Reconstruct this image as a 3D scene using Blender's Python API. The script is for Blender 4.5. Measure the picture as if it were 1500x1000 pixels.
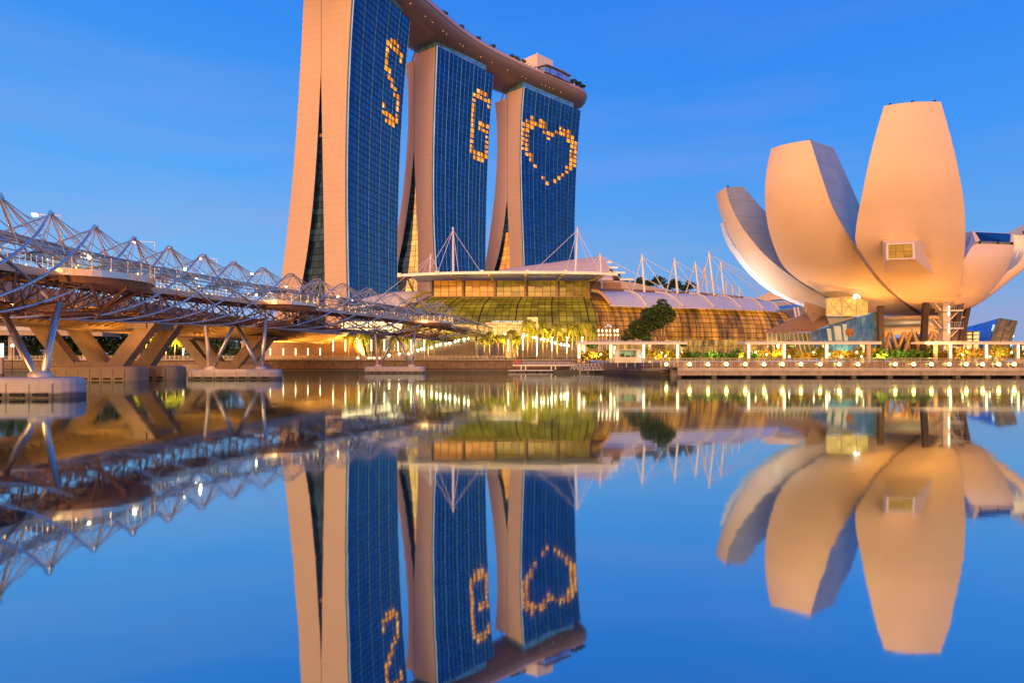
import bpy, math, random
import numpy as np
from mathutils import Vector, Matrix
random.seed(7); np.random.seed(7)
R = math.radians
S = bpy.context.scene
COL = S.collection
for o in list(bpy.data.objects): bpy.data.objects.remove(o)

# ------------------------------------------------------------------ camera
CAM_H = 3.1; HY = 529.0; F = 1000.0
cam = bpy.data.cameras.new('camera'); co = bpy.data.objects.new('camera', cam); COL.objects.link(co)
co.location = (0, 0, CAM_H); co.rotation_euler = (R(90), 0, 0)
cam.lens = 24; cam.sensor_width = 36; cam.shift_y = (HY - 500) / 1500
cam.clip_start = .5; cam.clip_end = 20000
S.camera = co
def P(px, py, D):
    """point seen at photo pixel (px, py) standing D metres away"""
    return Vector(((px - 750) * D / F, D, CAM_H - (py - HY) * D / F))

# ------------------------------------------------------------------ node helper
def new_mat(name):
    m = bpy.data.materials.new(name); m.use_nodes = True
    nt = m.node_tree; nt.nodes.clear()
    return m, nt
class NT:
    def __init__(s, nt): s.nt = nt
    def n(s, typ, _set=None, **inp):
        nd = s.nt.nodes.new(typ)
        for k, v in (_set or {}).items(): setattr(nd, k, v)
        for k, v in inp.items():
            key = int(k[1:]) if k[0] == 'i' and k[1:].isdigit() else k.replace('_', ' ')
            sk = nd.inputs[key]
            if isinstance(v, bpy.types.NodeSocket): s.nt.links.new(v, sk)
            else: sk.default_value = v
        return nd
    def math(s, op, a, b=0.0, c=0.0):
        return s.n('ShaderNodeMath', {'operation': op}, i0=a, i1=b, i2=c).outputs[0]
    def mix(s, f, a, b, blend='MIX'):
        nd = s.nt.nodes.new('ShaderNodeMix'); nd.data_type = 'RGBA'; nd.blend_type = blend
        for key, v in ((0, f), (6, a), (7, b)):
            sk = nd.inputs[key]
            if isinstance(v, bpy.types.NodeSocket): s.nt.links.new(v, sk)
            else: sk.default_value = (tuple(v) + (1,))[:4] if not isinstance(v, (int, float)) else v
        return nd.outputs[2]
    def ramp(s, fac, stops):
        nd = s.nt.nodes.new('ShaderNodeValToRGB'); s.nt.links.new(fac, nd.inputs[0])
        el = nd.color_ramp.elements
        while len(el) < len(stops): el.new(.5)
        for e, (p, c) in zip(el, stops): e.position = p; e.color = (tuple(c) + (1,))[:4]
        return nd.outputs[0]

# ------------------------------------------------------------------ sky, sun, exposure
W = bpy.data.worlds.new('World'); S.world = W; W.use_nodes = True
wt = W.node_tree; wt.nodes.clear(); w = NT(wt)
tc = w.n('ShaderNodeTexCoord').outputs['Generated']
sp = w.n('ShaderNodeSeparateXYZ', Vector=tc)
x_, y_, z_ = sp.outputs
z0 = w.math('MAXIMUM', z_, 0.0)
front = w.ramp(z0, [(0, (.28, .36, .60)), (.06, (.25, .37, .67)), (.13, (.135, .385, .80)), (.28, (.050, .30, .90)), (.48, (.016, .205, .85)), (1, (.008, .10, .52))])
left = w.ramp(z0, [(0, (.34, .54, .80)), (.10, (.22, .49, .88)), (.25, (.085, .385, .92)), (.48, (.022, .235, .87)), (1, (.018, .10, .52))])
lf = w.n('ShaderNodeMapRange', {'clamp': True}, Value=x_, From_Min=.25, From_Max=-.45).outputs[0]
frc = w.mix(lf, front, left)
# thin twilight streaks of cloud low over the right-hand horizon
mp = w.n('ShaderNodeMapping', Vector=tc, Scale=(1.2, 1.2, 9.0), Rotation=(0, R(9), 0))
nz = w.n('ShaderNodeTexNoise', Vector=mp.outputs[0], Scale=1.6, Detail=4.0, Roughness=.55).outputs[0]
cl = w.n('ShaderNodeMapRange', {'clamp': True}, Value=nz, From_Min=.44, From_Max=.72).outputs[0]
hz = w.n('ShaderNodeMapRange', {'clamp': True}, Value=z0, From_Min=.5, From_Max=.05).outputs[0]
frc = w.mix(w.math('MULTIPLY', w.math('MULTIPLY', cl, hz), .45), frc, (.37, .37, .67))
back = w.ramp(z0, [(0, (2.1, .80, .28)), (.12, (1.9, .74, .30)), (.3, (.95, .42, .26)), (.55, (.16, .2, .42)), (1, (.02, .10, .50))])
bf = w.n('ShaderNodeMapRange', {'clamp': True, 'interpolation_type': 'SMOOTHSTEP'}, Value=w.math('ADD', y_, w.math('MULTIPLY', x_, .45)), From_Min=.05, From_Max=-.65).outputs[0]
skyc = w.mix(bf, frc, back)
ns = w.n('ShaderNodeTexSky', {'sky_type': 'NISHITA', 'sun_disc': False, 'sun_elevation': R(7), 'sun_rotation': R(208)})
bg1 = w.n('ShaderNodeBackground', Color=skyc, Strength=1.0)
bg2 = w.n('ShaderNodeBackground', Color=ns.outputs[0], Strength=0.004)
ad = w.n('ShaderNodeAddShader', i0=bg1.outputs[0], i1=bg2.outputs[0])
w.n('ShaderNodeOutputWorld', Surface=ad.outputs[0])

sl = bpy.data.lights.new('twilight_sun', 'SUN'); sl.energy = 4.3; sl.angle = R(40); sl.color = (1, .52, .20)
so = bpy.data.objects.new('twilight_sun', sl); COL.objects.link(so)
so.rotation_euler = Vector((.27, .95, -.13)).to_track_quat('-Z', 'Y').to_euler()
so.location = (-60, -120, 90)
S.view_settings.view_transform = 'Standard'; S.view_settings.look = 'None'
S.view_settings.exposure = 0; S.view_settings.gamma = 1
S.cycles.use_denoising = True
S.cycles.max_bounces = 7; S.cycles.glossy_bounces = 4; S.cycles.diffuse_bounces = 2; S.cycles.transparent_max_bounces = 16
S.cycles.caustics_reflective = False; S.cycles.caustics_refractive = False
S.cycles.sample_clamp_indirect = 6

# ------------------------------------------------------------------ mesh helper
class MB:
    def __init__(s): s.v = []; s.f = []; s.m = []; s.uv = []; s.has_uv = False
    def add(s, vs, fs, mi=0, uvs=None):
        b = len(s.v); s.v += [tuple(v) for v in vs]
        for k, f in enumerate(fs):
            s.f.append([b + i for i in f]); s.m.append(mi)
            if uvs: s.uv.append(uvs[k]); s.has_uv = True
            else: s.uv.append([(0, 0)] * len(f))
        return s
    def poly(s, pts, mi=0, uv=None): return s.add(pts, [list(range(len(pts)))], mi, [uv] if uv else None)
    def box(s, c, size, rz=0, mi=0, taper=1.0):
        cx, cy, cz = c; hx, hy, hz_ = size[0] / 2, size[1] / 2, size[2] / 2
        vs = []
        ca, sa = math.cos(rz), math.sin(rz)
        for z in (-1, 1):
            t = taper if z > 0 else 1
            for x, y in ((-1, -1), (1, -1), (1, 1), (-1, 1)):
                X, Y = x * hx * t, y * hy * t
                vs.append((cx + X * ca - Y * sa, cy + X * sa + Y * ca, cz + z * hz_))
        return s.add(vs, [(3, 2, 1, 0), (4, 5, 6, 7), (0, 1, 5, 4), (1, 2, 6, 5), (2, 3, 7, 6), (3, 0, 4, 7)], mi)
    def beam(s, a, b, wd, ht, mi=0):
        a, b = Vector(a), Vector(b); d = (b - a).normalized()
        up = Vector((0, 0, 1)) if abs(d.z) < .95 else Vector((0, 1, 0))
        x = d.cross(up).normalized() * wd / 2; y = x.cross(d).normalized() * ht / 2
        vs = [p + q for p in (a, b) for q in (-x - y, x - y, x + y, -x + y)]
        return s.add(vs, [(3, 2, 1, 0), (4, 5, 6, 7), (0, 1, 5, 4), (1, 2, 6, 5), (2, 3, 7, 6), (3, 0, 4, 7)], mi)
    def tube(s, pts, r, n=6, mi=0, caps=True):
        pts = [Vector(p) for p in pts]; rs = r if isinstance(r, (list, tuple)) else [r] * len(pts)
        vs = []; ref = None
        for i, p in enumerate(pts):
            t = (pts[min(i + 1, len(pts) - 1)] - pts[max(i - 1, 0)]).normalized()
            if ref is None: ref = Vector((0, 0, 1)) if abs(t.z) < .9 else Vector((1, 0, 0))
            x = t.cross(ref)
            if x.length < 1e-4: x = t.orthogonal()
            x.normalize(); y = x.cross(t).normalized(); ref = -y if y.dot(ref) < 0 else y
            for k in range(n):
                a = 2 * math.pi * k / n
                vs.append(p + (x * math.cos(a) + y * math.sin(a)) * rs[i])
        fs = []
        for i in range(len(pts) - 1):
            for k in range(n):
                k2 = (k + 1) % n
                fs.append((i * n + k, i * n + k2, (i + 1) * n + k2, (i + 1) * n + k))
        if caps: fs += [tuple(range(n))[::-1], tuple((len(pts) - 1) * n + k for k in range(n))]
        return s.add(vs, fs, mi)
    def grid(s, rows, mi=0, uv=None, closed=False):
        nr, nc = len(rows), len(rows[0]); vs = [p for r_ in rows for p in r_]; fs = []; us = []
        for i in range(nr - 1):
            for j in range(nc - 1 + (1 if closed else 0)):
                j2 = (j + 1) % nc
                fs.append((i * nc + j, i * nc + j2, (i + 1) * nc + j2, (i + 1) * nc + j))
                if uv: us.append([uv(i, j), uv(i, j + 1), uv(i + 1, j + 1), uv(i + 1, j)])
        return s.add(vs, fs, mi, us if uv else None)
    def lathe(s, prof, c=(0, 0, 0), n=16, mi=0):
        rows = [[(c[0] + r_ * math.cos(2 * math.pi * k / n), c[1] + r_ * math.sin(2 * math.pi * k / n), c[2] + z) for k in range(n)] for r_, z in prof]
        s.grid(rows, mi, closed=True)
        return s
    def sphere(s, c, r, n=10, mi=0, sz=1.0):
        return s.lathe([(max(.001, r * math.sin(math.pi * i / (n // 2))), -r * sz * math.cos(math.pi * i / (n // 2))) for i in range(n // 2 + 1)], c, n, mi)
    def prism(s, pts, z0, z1, mi=0):
        n = len(pts); vs = [(p[0], p[1], z0) for p in pts] + [(p[0], p[1], z1) for p in pts]
        return s.add(vs, [tuple(range(n))[::-1], tuple(range(n, 2 * n))] + [(i, (i + 1) % n, n + (i + 1) % n, n + i) for i in range(n)], mi)
    def slab(s, pts, off, mi=0, mi_side=None):
        """closed solid: the flat polygon pts pushed along the vector off"""
        n = len(pts); off = Vector(off); vs = [Vector(p) for p in pts] + [Vector(p) + off for p in pts]
        s.add(vs, [tuple(range(n)), tuple(range(n, 2 * n))[::-1]], mi)
        s.add(vs, [(i, n + i, n + (i + 1) % n, (i + 1) % n) for i in range(n)], mi if mi_side is None else mi_side)
        return s
    def build(s, name, mats, parent=None, smooth=False, loc=None):
        me = bpy.data.meshes.new(name)
        off = Vector(loc) if loc is not None else (Vector(parent.get('_base', (0, 0, 0))) if parent is not None else Vector((0, 0, 0)))
        me.from_pydata([tuple(Vector(v) - off) for v in s.v], [], s.f)
        for m in (mats if isinstance(mats, (list, tuple)) else [mats]): me.materials.append(m)
        me.polygons.foreach_set('material_index', s.m)
        if s.has_uv:
            ul = me.uv_layers.new(name='UVMap'); ul.data.foreach_set('uv', [c for f in s.uv for p in f for c in p])
        if smooth: me.polygons.foreach_set('use_smooth', [True] * len(s.f))
        me.update()
        o = bpy.data.objects.new(name, me); COL.objects.link(o)
        if loc is not None: o.location = loc
        if parent is not None: o.parent = parent; o['_base'] = tuple(off)
        return o

def tag(o, label=None, cat=None, group=None, kind=None):
    if label: o['label'] = label
    if cat: o['category'] = cat
    if group: o['group'] = group
    if kind: o['kind'] = kind
    return o
def thing(name, label, cat, loc=(0, 0, 0), group=None):
    o = bpy.data.objects.new(name, None); COL.objects.link(o); o.location = loc; o.empty_display_size = .5
    o['_base'] = tuple(loc)
    return tag(o, label, cat, group)
def structure(name, mb, m, smooth=False):
    return tag(mb.build(name, m, smooth=smooth), kind='structure')
def dup(root, loc, rz=0.0, label=None, sc=None):
    r = root.copy(); COL.objects.link(r); r.location = loc; r.rotation_euler = (0, 0, rz)
    if sc: r.scale = sc
    if label: r['label'] = label
    for ch in list(root.children):
        c = ch.copy(); COL.objects.link(c); c.parent = r
        for g in ch.children:
            d = g.copy(); COL.objects.link(d); d.parent = c
    return r
ORD = 'first second third fourth fifth sixth seventh eighth ninth tenth eleventh twelfth thirteenth fourteenth fifteenth sixteenth seventeenth eighteenth nineteenth twentieth'.split()
def ordn(i): return ORD[i] if i < 20 else ('twenty-' + ORD[i - 20] if i < 29 else ('thirtieth' if i == 29 else 'thirty-' + ORD[i - 30]))

def catmull(pts, n):
    pts = [Vector(p) for p in pts]
    d = [0]
    for a, b in zip(pts, pts[1:]): d.append(d[-1] + (b - a).length)
    arr = np.array([list(p) for p in pts]); d = np.array(d)
    # natural-ish smooth interpolation by finite-difference hermite
    m = np.gradient(arr, d, axis=0) if len(pts) > 2 else np.repeat((arr[1:] - arr[:1]) / max(d[-1], 1e-6), len(pts), 0)
    out = []
    for t in np.linspace(0, d[-1], n):
        i = min(int(np.searchsorted(d, t, side='right')) - 1, len(pts) - 2); i = max(i, 0)
        h = d[i + 1] - d[i]; q = (t - d[i]) / h
        out.append(Vector((2*q**3-3*q**2+1) * arr[i] + (q**3-2*q**2+q) * h * m[i] + (-2*q**3+3*q**2) * arr[i+1] + (q**3-q**2) * h * m[i+1]))
    return out

# ------------------------------------------------------------------ materials
def simple(name, col, rough=.6, metal=0.0, var=.12, vscale=.6, seams=None, bump=0.0, spec=.5, streak=0.0, tide=0.0):
    """plain surface with slow mottling; seams=(dx,dz,width,darken) scores horizontal joints every dz m"""
    m, nt = new_mat(name); q = NT(nt)
    ob = q.n('ShaderNodeTexCoord').outputs['Object']
    nzn = q.n('ShaderNodeTexNoise', Vector=ob, Scale=vscale, Detail=5.0, Roughness=.6).outputs[0]
    v = q.n('ShaderNodeMapRange', Value=nzn, From_Min=.3, From_Max=.7, To_Min=1 - var, To_Max=1 + var).outputs[0]
    c = q.mix(1.0, col, q.n('ShaderNodeCombineColor', Red=v, Green=v, Blue=v).outputs[0], 'MULTIPLY')
    if streak:
        mpp = q.n('ShaderNodeMapping', Vector=ob, Scale=(1.1, 1.1, .12))
        st = q.n('ShaderNodeTexNoise', Vector=mpp.outputs[0], Scale=1.3, Detail=6.0, Roughness=.7).outputs[0]
        sf = q.n('ShaderNodeMapRange', {'clamp': True}, Value=st, From_Min=.52, From_Max=.75, To_Max=streak).outputs[0]
        c = q.mix(sf, c, tuple(k * .3 for k in col[:3]))
    if tide:      # weed and damp left by the tide, with a ragged upper edge
        zz = q.n('ShaderNodeSeparateXYZ', Vector=ob).outputs[2]
        tn = q.n('ShaderNodeTexNoise', Vector=ob, Scale=1.6, Detail=5.0).outputs[0]
        tf = q.n('ShaderNodeMapRange', {'clamp': True}, Value=q.math('SUBTRACT', zz, q.math('MULTIPLY', tn, .35)), From_Min=tide, From_Max=tide - .25, To_Max=.8).outputs[0]
        c = q.mix(tf, c, (.045, .042, .028))
    if seams:
        sx, sz, wd, dk = seams
        sep = q.n('ShaderNodeSeparateXYZ', Vector=ob).outputs
        def line(sock, per):
            fr = q.math('FRACT', q.math('DIVIDE', sock, per))
            return q.math('LESS_THAN', fr, wd / per)
        msk = line(sep[2], sz)
        if sx: msk = q.math('MAXIMUM', msk, q.math('MAXIMUM', line(sep[0], sx), 0.0))
        c = q.mix(q.math('MULTIPLY', msk, dk), c, tuple(k * .25 for k in col[:3]))
    b = q.n('ShaderNodeBsdfPrincipled', Base_Color=c, Roughness=rough, Metallic=metal)
    b.inputs['Specular IOR Level'].default_value = spec
    if bump:
        bn = q.n('ShaderNodeTexNoise', Vector=ob, Scale=vscale * 8, Detail=4.0).outputs[0]
        nt.links.new(q.n('ShaderNodeBump', Strength=bump, Distance=.1, Height=bn).outputs[0], b.inputs['Normal'])
    q.n('ShaderNodeOutputMaterial', Surface=b.outputs[0])
    return m
def emit(name, col, st, var=0.0, vscale=1.0):
    m, nt = new_mat(name); q = NT(nt)
    c = tuple(col) + (1,)
    e = q.n('ShaderNodeEmission', Color=c, Strength=st)
    if var:
        ob = q.n('ShaderNodeTexCoord').outputs['Object']
        nn = q.n('ShaderNodeTexNoise', Vector=ob, Scale=vscale, Detail=3.0).outputs[0]
        nt.links.new(q.n('ShaderNodeMapRange', Value=nn, From_Min=.32, From_Max=.68, To_Min=st * (1 - var), To_Max=st * (1 + var)).outputs[0], e.inputs[1])
    q.n('ShaderNodeOutputMaterial', Surface=e.outputs[0])
    return m
def uv_glass(name, tint, rough=.05, metal=.9, cell_var=.25, tilt=.03, em=None, em_str=0.0, em_var=.6, vline=None, line_col=(.02, .03, .05), dim=1.0, emscale=(.4, .4)):
    """coated curtain-wall glass; UV counts panes (u) and floors (v); each pane differs a little"""
    m, nt = new_mat(name); q = NT(nt)
    uv = q.n('ShaderNodeUVMap').outputs[0]
    cell = q.n('ShaderNodeVectorMath', {'operation': 'FLOOR'}, i0=uv).outputs[0]
    wn = q.n('ShaderNodeTexWhiteNoise', {'noise_dimensions': '2D'}, Vector=cell)
    v = q.n('ShaderNodeMapRange', Value=wn.outputs[0], To_Min=1 - cell_var, To_Max=1 + cell_var * .6).outputs[0]
    c = q.mix(1.0, tint, q.n('ShaderNodeCombineColor', Red=v, Green=v, Blue=v).outputs[0], 'MULTIPLY')
    if vline:
        u = q.n('ShaderNodeSeparateXYZ', Vector=uv).outputs
        lm = None
        for sock, (per, wd) in zip((u[0], u[1]), vline):
            if per:
                l = q.math('LESS_THAN', q.math('FRACT', q.math('DIVIDE', sock, per)), wd)
                lm = l if lm is None else q.math('MAXIMUM', lm, l)
        c = q.mix(lm, c, line_col)
    nrm = q.n('ShaderNodeVectorMath', {'operation': 'SUBTRACT'}, i0=wn.outputs[1], i1=(.5, .5, .5)).outputs[0]
    nrm = q.n('ShaderNodeVectorMath', {'operation': 'SCALE'}, i0=nrm, Scale=tilt).outputs[0]
    geo = q.n('ShaderNodeNewGeometry').outputs['Normal']
    nn = q.n('ShaderNodeVectorMath', {'operation': 'NORMALIZE'}, i0=q.n('ShaderNodeVectorMath', {'operation': 'ADD'}, i0=geo, i1=nrm).outputs[0]).outputs[0]
    b = q.n('ShaderNodeBsdfPrincipled', Base_Color=c, Roughness=rough, Metallic=metal, Normal=nn)
    out = b.outputs[0]
    if em:
        mpp = q.n('ShaderNodeMapping', Vector=uv, Scale=(emscale[0], emscale[1], 1))
        e1 = q.n('ShaderNodeTexNoise', Vector=mpp.outputs[0], Scale=1.0, Detail=4.0, Roughness=.65).outputs[0]
        es = q.n('ShaderNodeMapRange', {'clamp': True}, Value=e1, From_Min=.36, From_Max=.68, To_Min=em_str * (1 - em_var), To_Max=em_str * (1 + em_var)).outputs[0]
        es = q.math('MULTIPLY', es, q.n('ShaderNodeMapRange', Value=wn.outputs[0], To_Min=.75, To_Max=1.15).outputs[0])
        if vline: es = q.math('MULTIPLY', es, q.math('SUBTRACT', 1.0, q.math('MULTIPLY', lm, .85)))
        e = q.n('ShaderNodeEmission', Color=tuple(em) + (1,), Strength=es)
        out = q.n('ShaderNodeAddShader', i0=out, i1=e.outputs[0]).outputs[0]
    q.n('ShaderNodeOutputMaterial', Surface=out)
    return m
def leaf_mat(name, c1, c2, c3=None, p3=.1, tr=.25):
    m, nt = new_mat(name); q = NT(nt)
    rnd = q.n('ShaderNodeNewGeometry').outputs['Random Per Island']
    ob = q.n('ShaderNodeTexCoord').outputs['Object']
    nzn = q.n('ShaderNodeTexNoise', Vector=ob, Scale=.45, Detail=3.0).outputs[0]
    f = q.math('ADD', q.math('MULTIPLY', rnd, .6), q.math('SUBTRACT', q.math('MULTIPLY', nzn, 1.4), .5))
    f = q.math('MINIMUM', q.math('MAXIMUM', f, 0.0), 1.0)
    c = q.mix(f, c1, c2)
    if c3:
        wn = q.n('ShaderNodeTexWhiteNoise', {'noise_dimensions': '1D'}, W=q.math('MULTIPLY', rnd, 913.7)).outputs[0]
        clump = q.n('ShaderNodeTexNoise', Vector=ob, Scale=.8, Detail=2.0).outputs[0]
        thr = q.math('MULTIPLY', q.math('SUBTRACT', clump, .22), p3 * 3.2)
        c = q.mix(q.math('LESS_THAN', wn, thr), c, c3)
    d = q.n('ShaderNodeBsdfPrincipled', Base_Color=c, Roughness=.55)
    t = q.n('ShaderNodeBsdfTranslucent', Color=c)
    mx = q.n('ShaderNodeMixShader', i0=tr, i1=d.outputs[0], i2=t.outputs[0])
    q.n('ShaderNodeOutputMaterial', Surface=mx.outputs[0])
    return m

M = {}
M['wall'] = simple('tower_wall_panel', (.56, .405, .335), .55, var=.035, vscale=.05, seams=(0, 3.3, .16, .30))
M['concrete'] = simple('concrete', (.42, .38, .34), .75, var=.14, vscale=.5, bump=.15, streak=.35)
M['pierconc'] = simple('pier_concrete', (.44, .35, .26), .8, var=.12, vscale=.6, bump=.2, streak=.3, tide=.4)
M['pontoon'] = simple('pontoon_concrete', (.66, .62, .60), .7, var=.10, vscale=.7, bump=.1, streak=.35, tide=.42)
M['dark'] = simple('dark_metal', (.03, .028, .03), .4, .5)
M['black'] = simple('black_rubber', (.012, .012, .012), .7)
M['mullion'] = simple('dark_mullion', (.028, .038, .045), .45, .3)
M['ledge'] = simple('sunshade_ledge', (.03, .09, .19), .4, .4)
M['fin'] = simple('glass_fin', (.014, .065, .13), .2, .7)
M['white'] = simple('white_paint', (.78, .77, .78), .45, var=.04)
M['whitemetal'] = simple('white_steel', (.74, .72, .72), .35, .1, var=.04)
M['roof'] = simple('standing_seam_roof', (.74, .73, .74), .38, .25, var=.06, seams=(0, .55, .07, .35))
M['pinkroof'] = simple('pale_roof_shell', (.72, .60, .55), .5, .1, var=.05, seams=(0, .9, .10, .3))
M['steel'] = simple('stainless_steel', (.56, .50, .44), .28, .85, var=.06)
M['bluesteel'] = simple('polished_tube_steel', (.76, .69, .60), .24, .78, var=.05)
M['bronze'] = simple('warm_steel', (.88, .75, .58), .42, .3, var=.08)
M['darksteel'] = simple('warm_lit_steel', (.26, .13, .065), .42, .25, var=.2)  # warm lamplight under the deck is painted into this brown
M['yellowsteel'] = simple('pale_yellow_steel', (.62, .50, .16), .4, .1)
M['stone'] = simple('stone_wall', (.26, .185, .14), .85, var=.35, vscale=1.3, seams=(1.2, .62, .05, .6), bump=.4, streak=.6, tide=.9)
M['paving'] = simple('granite_paving', (.34, .30, .27), .8, var=.15)
M['lawn'] = simple('lawn_grass', (.05, .11, .02), .95, var=.35, vscale=3, bump=.6)
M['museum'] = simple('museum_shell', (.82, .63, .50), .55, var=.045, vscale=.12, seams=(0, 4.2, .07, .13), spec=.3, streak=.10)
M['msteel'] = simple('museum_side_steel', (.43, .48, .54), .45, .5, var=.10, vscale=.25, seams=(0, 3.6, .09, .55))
M['mwhite'] = simple('museum_lit_steel', (.95, .95, .96), .4, .0, var=.04, seams=(0, 3.4, .07, .4))  # side steel again, the light on it painted into the colour as white
M['brownleg'] = simple('corten_column', (.052, .034, .028), .6, .2, var=.2, streak=.4)
M['brownroof'] = simple('copper_roof', (.32, .19, .12), .6, .2, var=.06, seams=(0, .8, .08, .35))
M['wood'] = simple('timber_deck', (.24, .16, .11), .75, var=.25, vscale=2)
M['jetty'] = simple('jetty_steel', (.40, .38, .42), .5, .4, var=.1)
M['asphalt'] = simple('asphalt', (.05, .05, .052), .9)
M['bark'] = simple('tree_bark', (.20, .14, .10), .9, var=.3, vscale=3, bump=.5)
M['palmtrunk'] = simple('palm_trunk', (.42, .27, .14), .85, var=.15, vscale=2, seams=(0, .5, .07, .4))
M['hull'] = simple('deck_hull_panel', (.29, .215, .175), .42, .25, var=.05, vscale=.1, seams=(0, 1.1, .10, .3))
M['orange'] = simple('orange_paint', (.75, .16, .03), .5)
M['red'] = simple('red_paint', (.65, .03, .02), .5)
M['palm'] = leaf_mat('palm_leaf', (.16, .22, .012), (.48, .42, .03))
M['tree'] = leaf_mat('tree_leaf', (.018, .055, .010), (.085, .15, .022))
M['roofTree'] = leaf_mat('roof_tree_leaf', (.015, .05, .012), (.05, .10, .025))
M['hedge'] = leaf_mat('hedge_leaf', (.03, .11, .012), (.10, .22, .02))
M['flower'] = leaf_mat('bougainvillea_leaf', (.13, .17, .015), (.36, .30, .03), (.72, .10, .02), .16)
M['flowery'] = leaf_mat('yellow_shrub_leaf', (.16, .18, .01), (.46, .36, .03), (.70, .16, .03), .07)
M['pinkfl'] = leaf_mat('pink_flower_leaf', (.08, .12, .03), (.2, .1, .05), (.65, .06, .10), .3)
M['glass'] = uv_glass('tower_glass', (.031, .128, .245), .05, .95, .22, .016, vline=((.5, .10), (0, 0)), line_col=(.02, .075, .16))
M['gapglass'] = uv_glass('atrium_glass', (.035, .09, .17), .12, .8, .5, .06, em=(.2, .5, .8), em_str=.012, em_var=1.0, vline=((1, .08), (1, .14)), line_col=(.012, .02, .03))
M['gaplit'] = uv_glass('lit_atrium_glass', (.3, .2, .1), .2, .3, .4, .03, em=(1, .31, .03), em_str=.95, em_var=.5, vline=((1, .10), (1, .08)), line_col=(.10, .04, .02), emscale=(.5, .12))
M['teal'] = uv_glass('crown_glass', (.20, .45, .50), .1, .7, .3, .04, em=(.5, .6, .2), em_str=.05, vline=((1, .1), (1, .06)))
M['gapbright'] = uv_glass('bright_atrium_glass', (.3, .2, .1), .2, .3, .4, .03, em=(1, .52, .10), em_str=1.15, em_var=.4, vline=((1, .10), (1, .08)), line_col=(.10, .04, .02), emscale=(.5, .12))
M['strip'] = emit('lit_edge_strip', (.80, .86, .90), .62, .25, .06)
M['win'] = None
M['lampwhite'] = emit('lamp_warm_white', (1, .78, .40), 16)
M['lampyellow'] = emit('lamp_yellow', (1, .66, .15), 18)
M['streetlamp'] = emit('street_lamp_glow', (1, .78, .45), 40)
M['tubelight'] = emit('tube_light', (1, .72, .36), 5)
M['collight'] = emit('column_light', (1, .68, .28), 5)
M['smallamber'] = emit('small_amber_light', (1, .52, .12), 9)
M['dots'] = emit('small_white_light', (1, .84, .6), 5)
def win_mat():
    m, nt = new_mat('lit_hotel_window'); q = NT(nt)
    ob = q.n('ShaderNodeTexCoord').outputs['Object']
    n1 = q.n('ShaderNodeTexNoise', Vector=ob, Scale=.55, Detail=2.0).outputs[0]
    n2 = q.n('ShaderNodeTexNoise', Vector=ob, Scale=.23, Detail=1.0).outputs[0]
    f = q.n('ShaderNodeMapRange', {'clamp': True}, Value=n1, From_Min=.60, From_Max=.68).outputs[0]
    c = q.mix(f, (1, .30, .02), (1, .80, .42))
    st = q.n('ShaderNodeMapRange', {'clamp': True}, Value=n2, From_Min=.3, From_Max=.7, To_Min=.95, To_Max=1.8).outputs[0]
    e = q.n('ShaderNodeEmission', Color=c, Strength=st)
    q.n('ShaderNodeOutputMaterial', Surface=e.outputs[0])
    return m
M['win'] = win_mat()
M['curtain'] = emit('curtained_window', (1, .27, .02), .42, .6, .5)

def spot_light(name, loc, power, aim, col=(1, .50, .14), rad=.4, ang=130, parent=None):
    l = bpy.data.lights.new(name, 'SPOT'); l.energy = power; l.color = col; l.shadow_soft_size = rad; l.spot_size = R(ang); l.spot_blend = .5
    o = bpy.data.objects.new(name, l); COL.objects.link(o); o.location = loc; o.rotation_euler = Vector(aim).to_track_quat('-Z', 'Y').to_euler()
    if parent is not None:
        o.parent = parent; o.location = Vector(loc) - Vector(parent.get('_base', (0, 0, 0)))
    return o
def point_light(name, loc, power, col=(1, .50, .14), rad=.4, parent=None):
    l = bpy.data.lights.new(name, 'POINT'); l.energy = power; l.color = col; l.shadow_soft_size = rad
    o = bpy.data.objects.new(name, l); COL.objects.link(o); o.location = loc
    if parent is not None:
        o.parent = parent; o.location = Vector(loc) - Vector(parent.get('_base', (0, 0, 0)))
    return o
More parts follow.
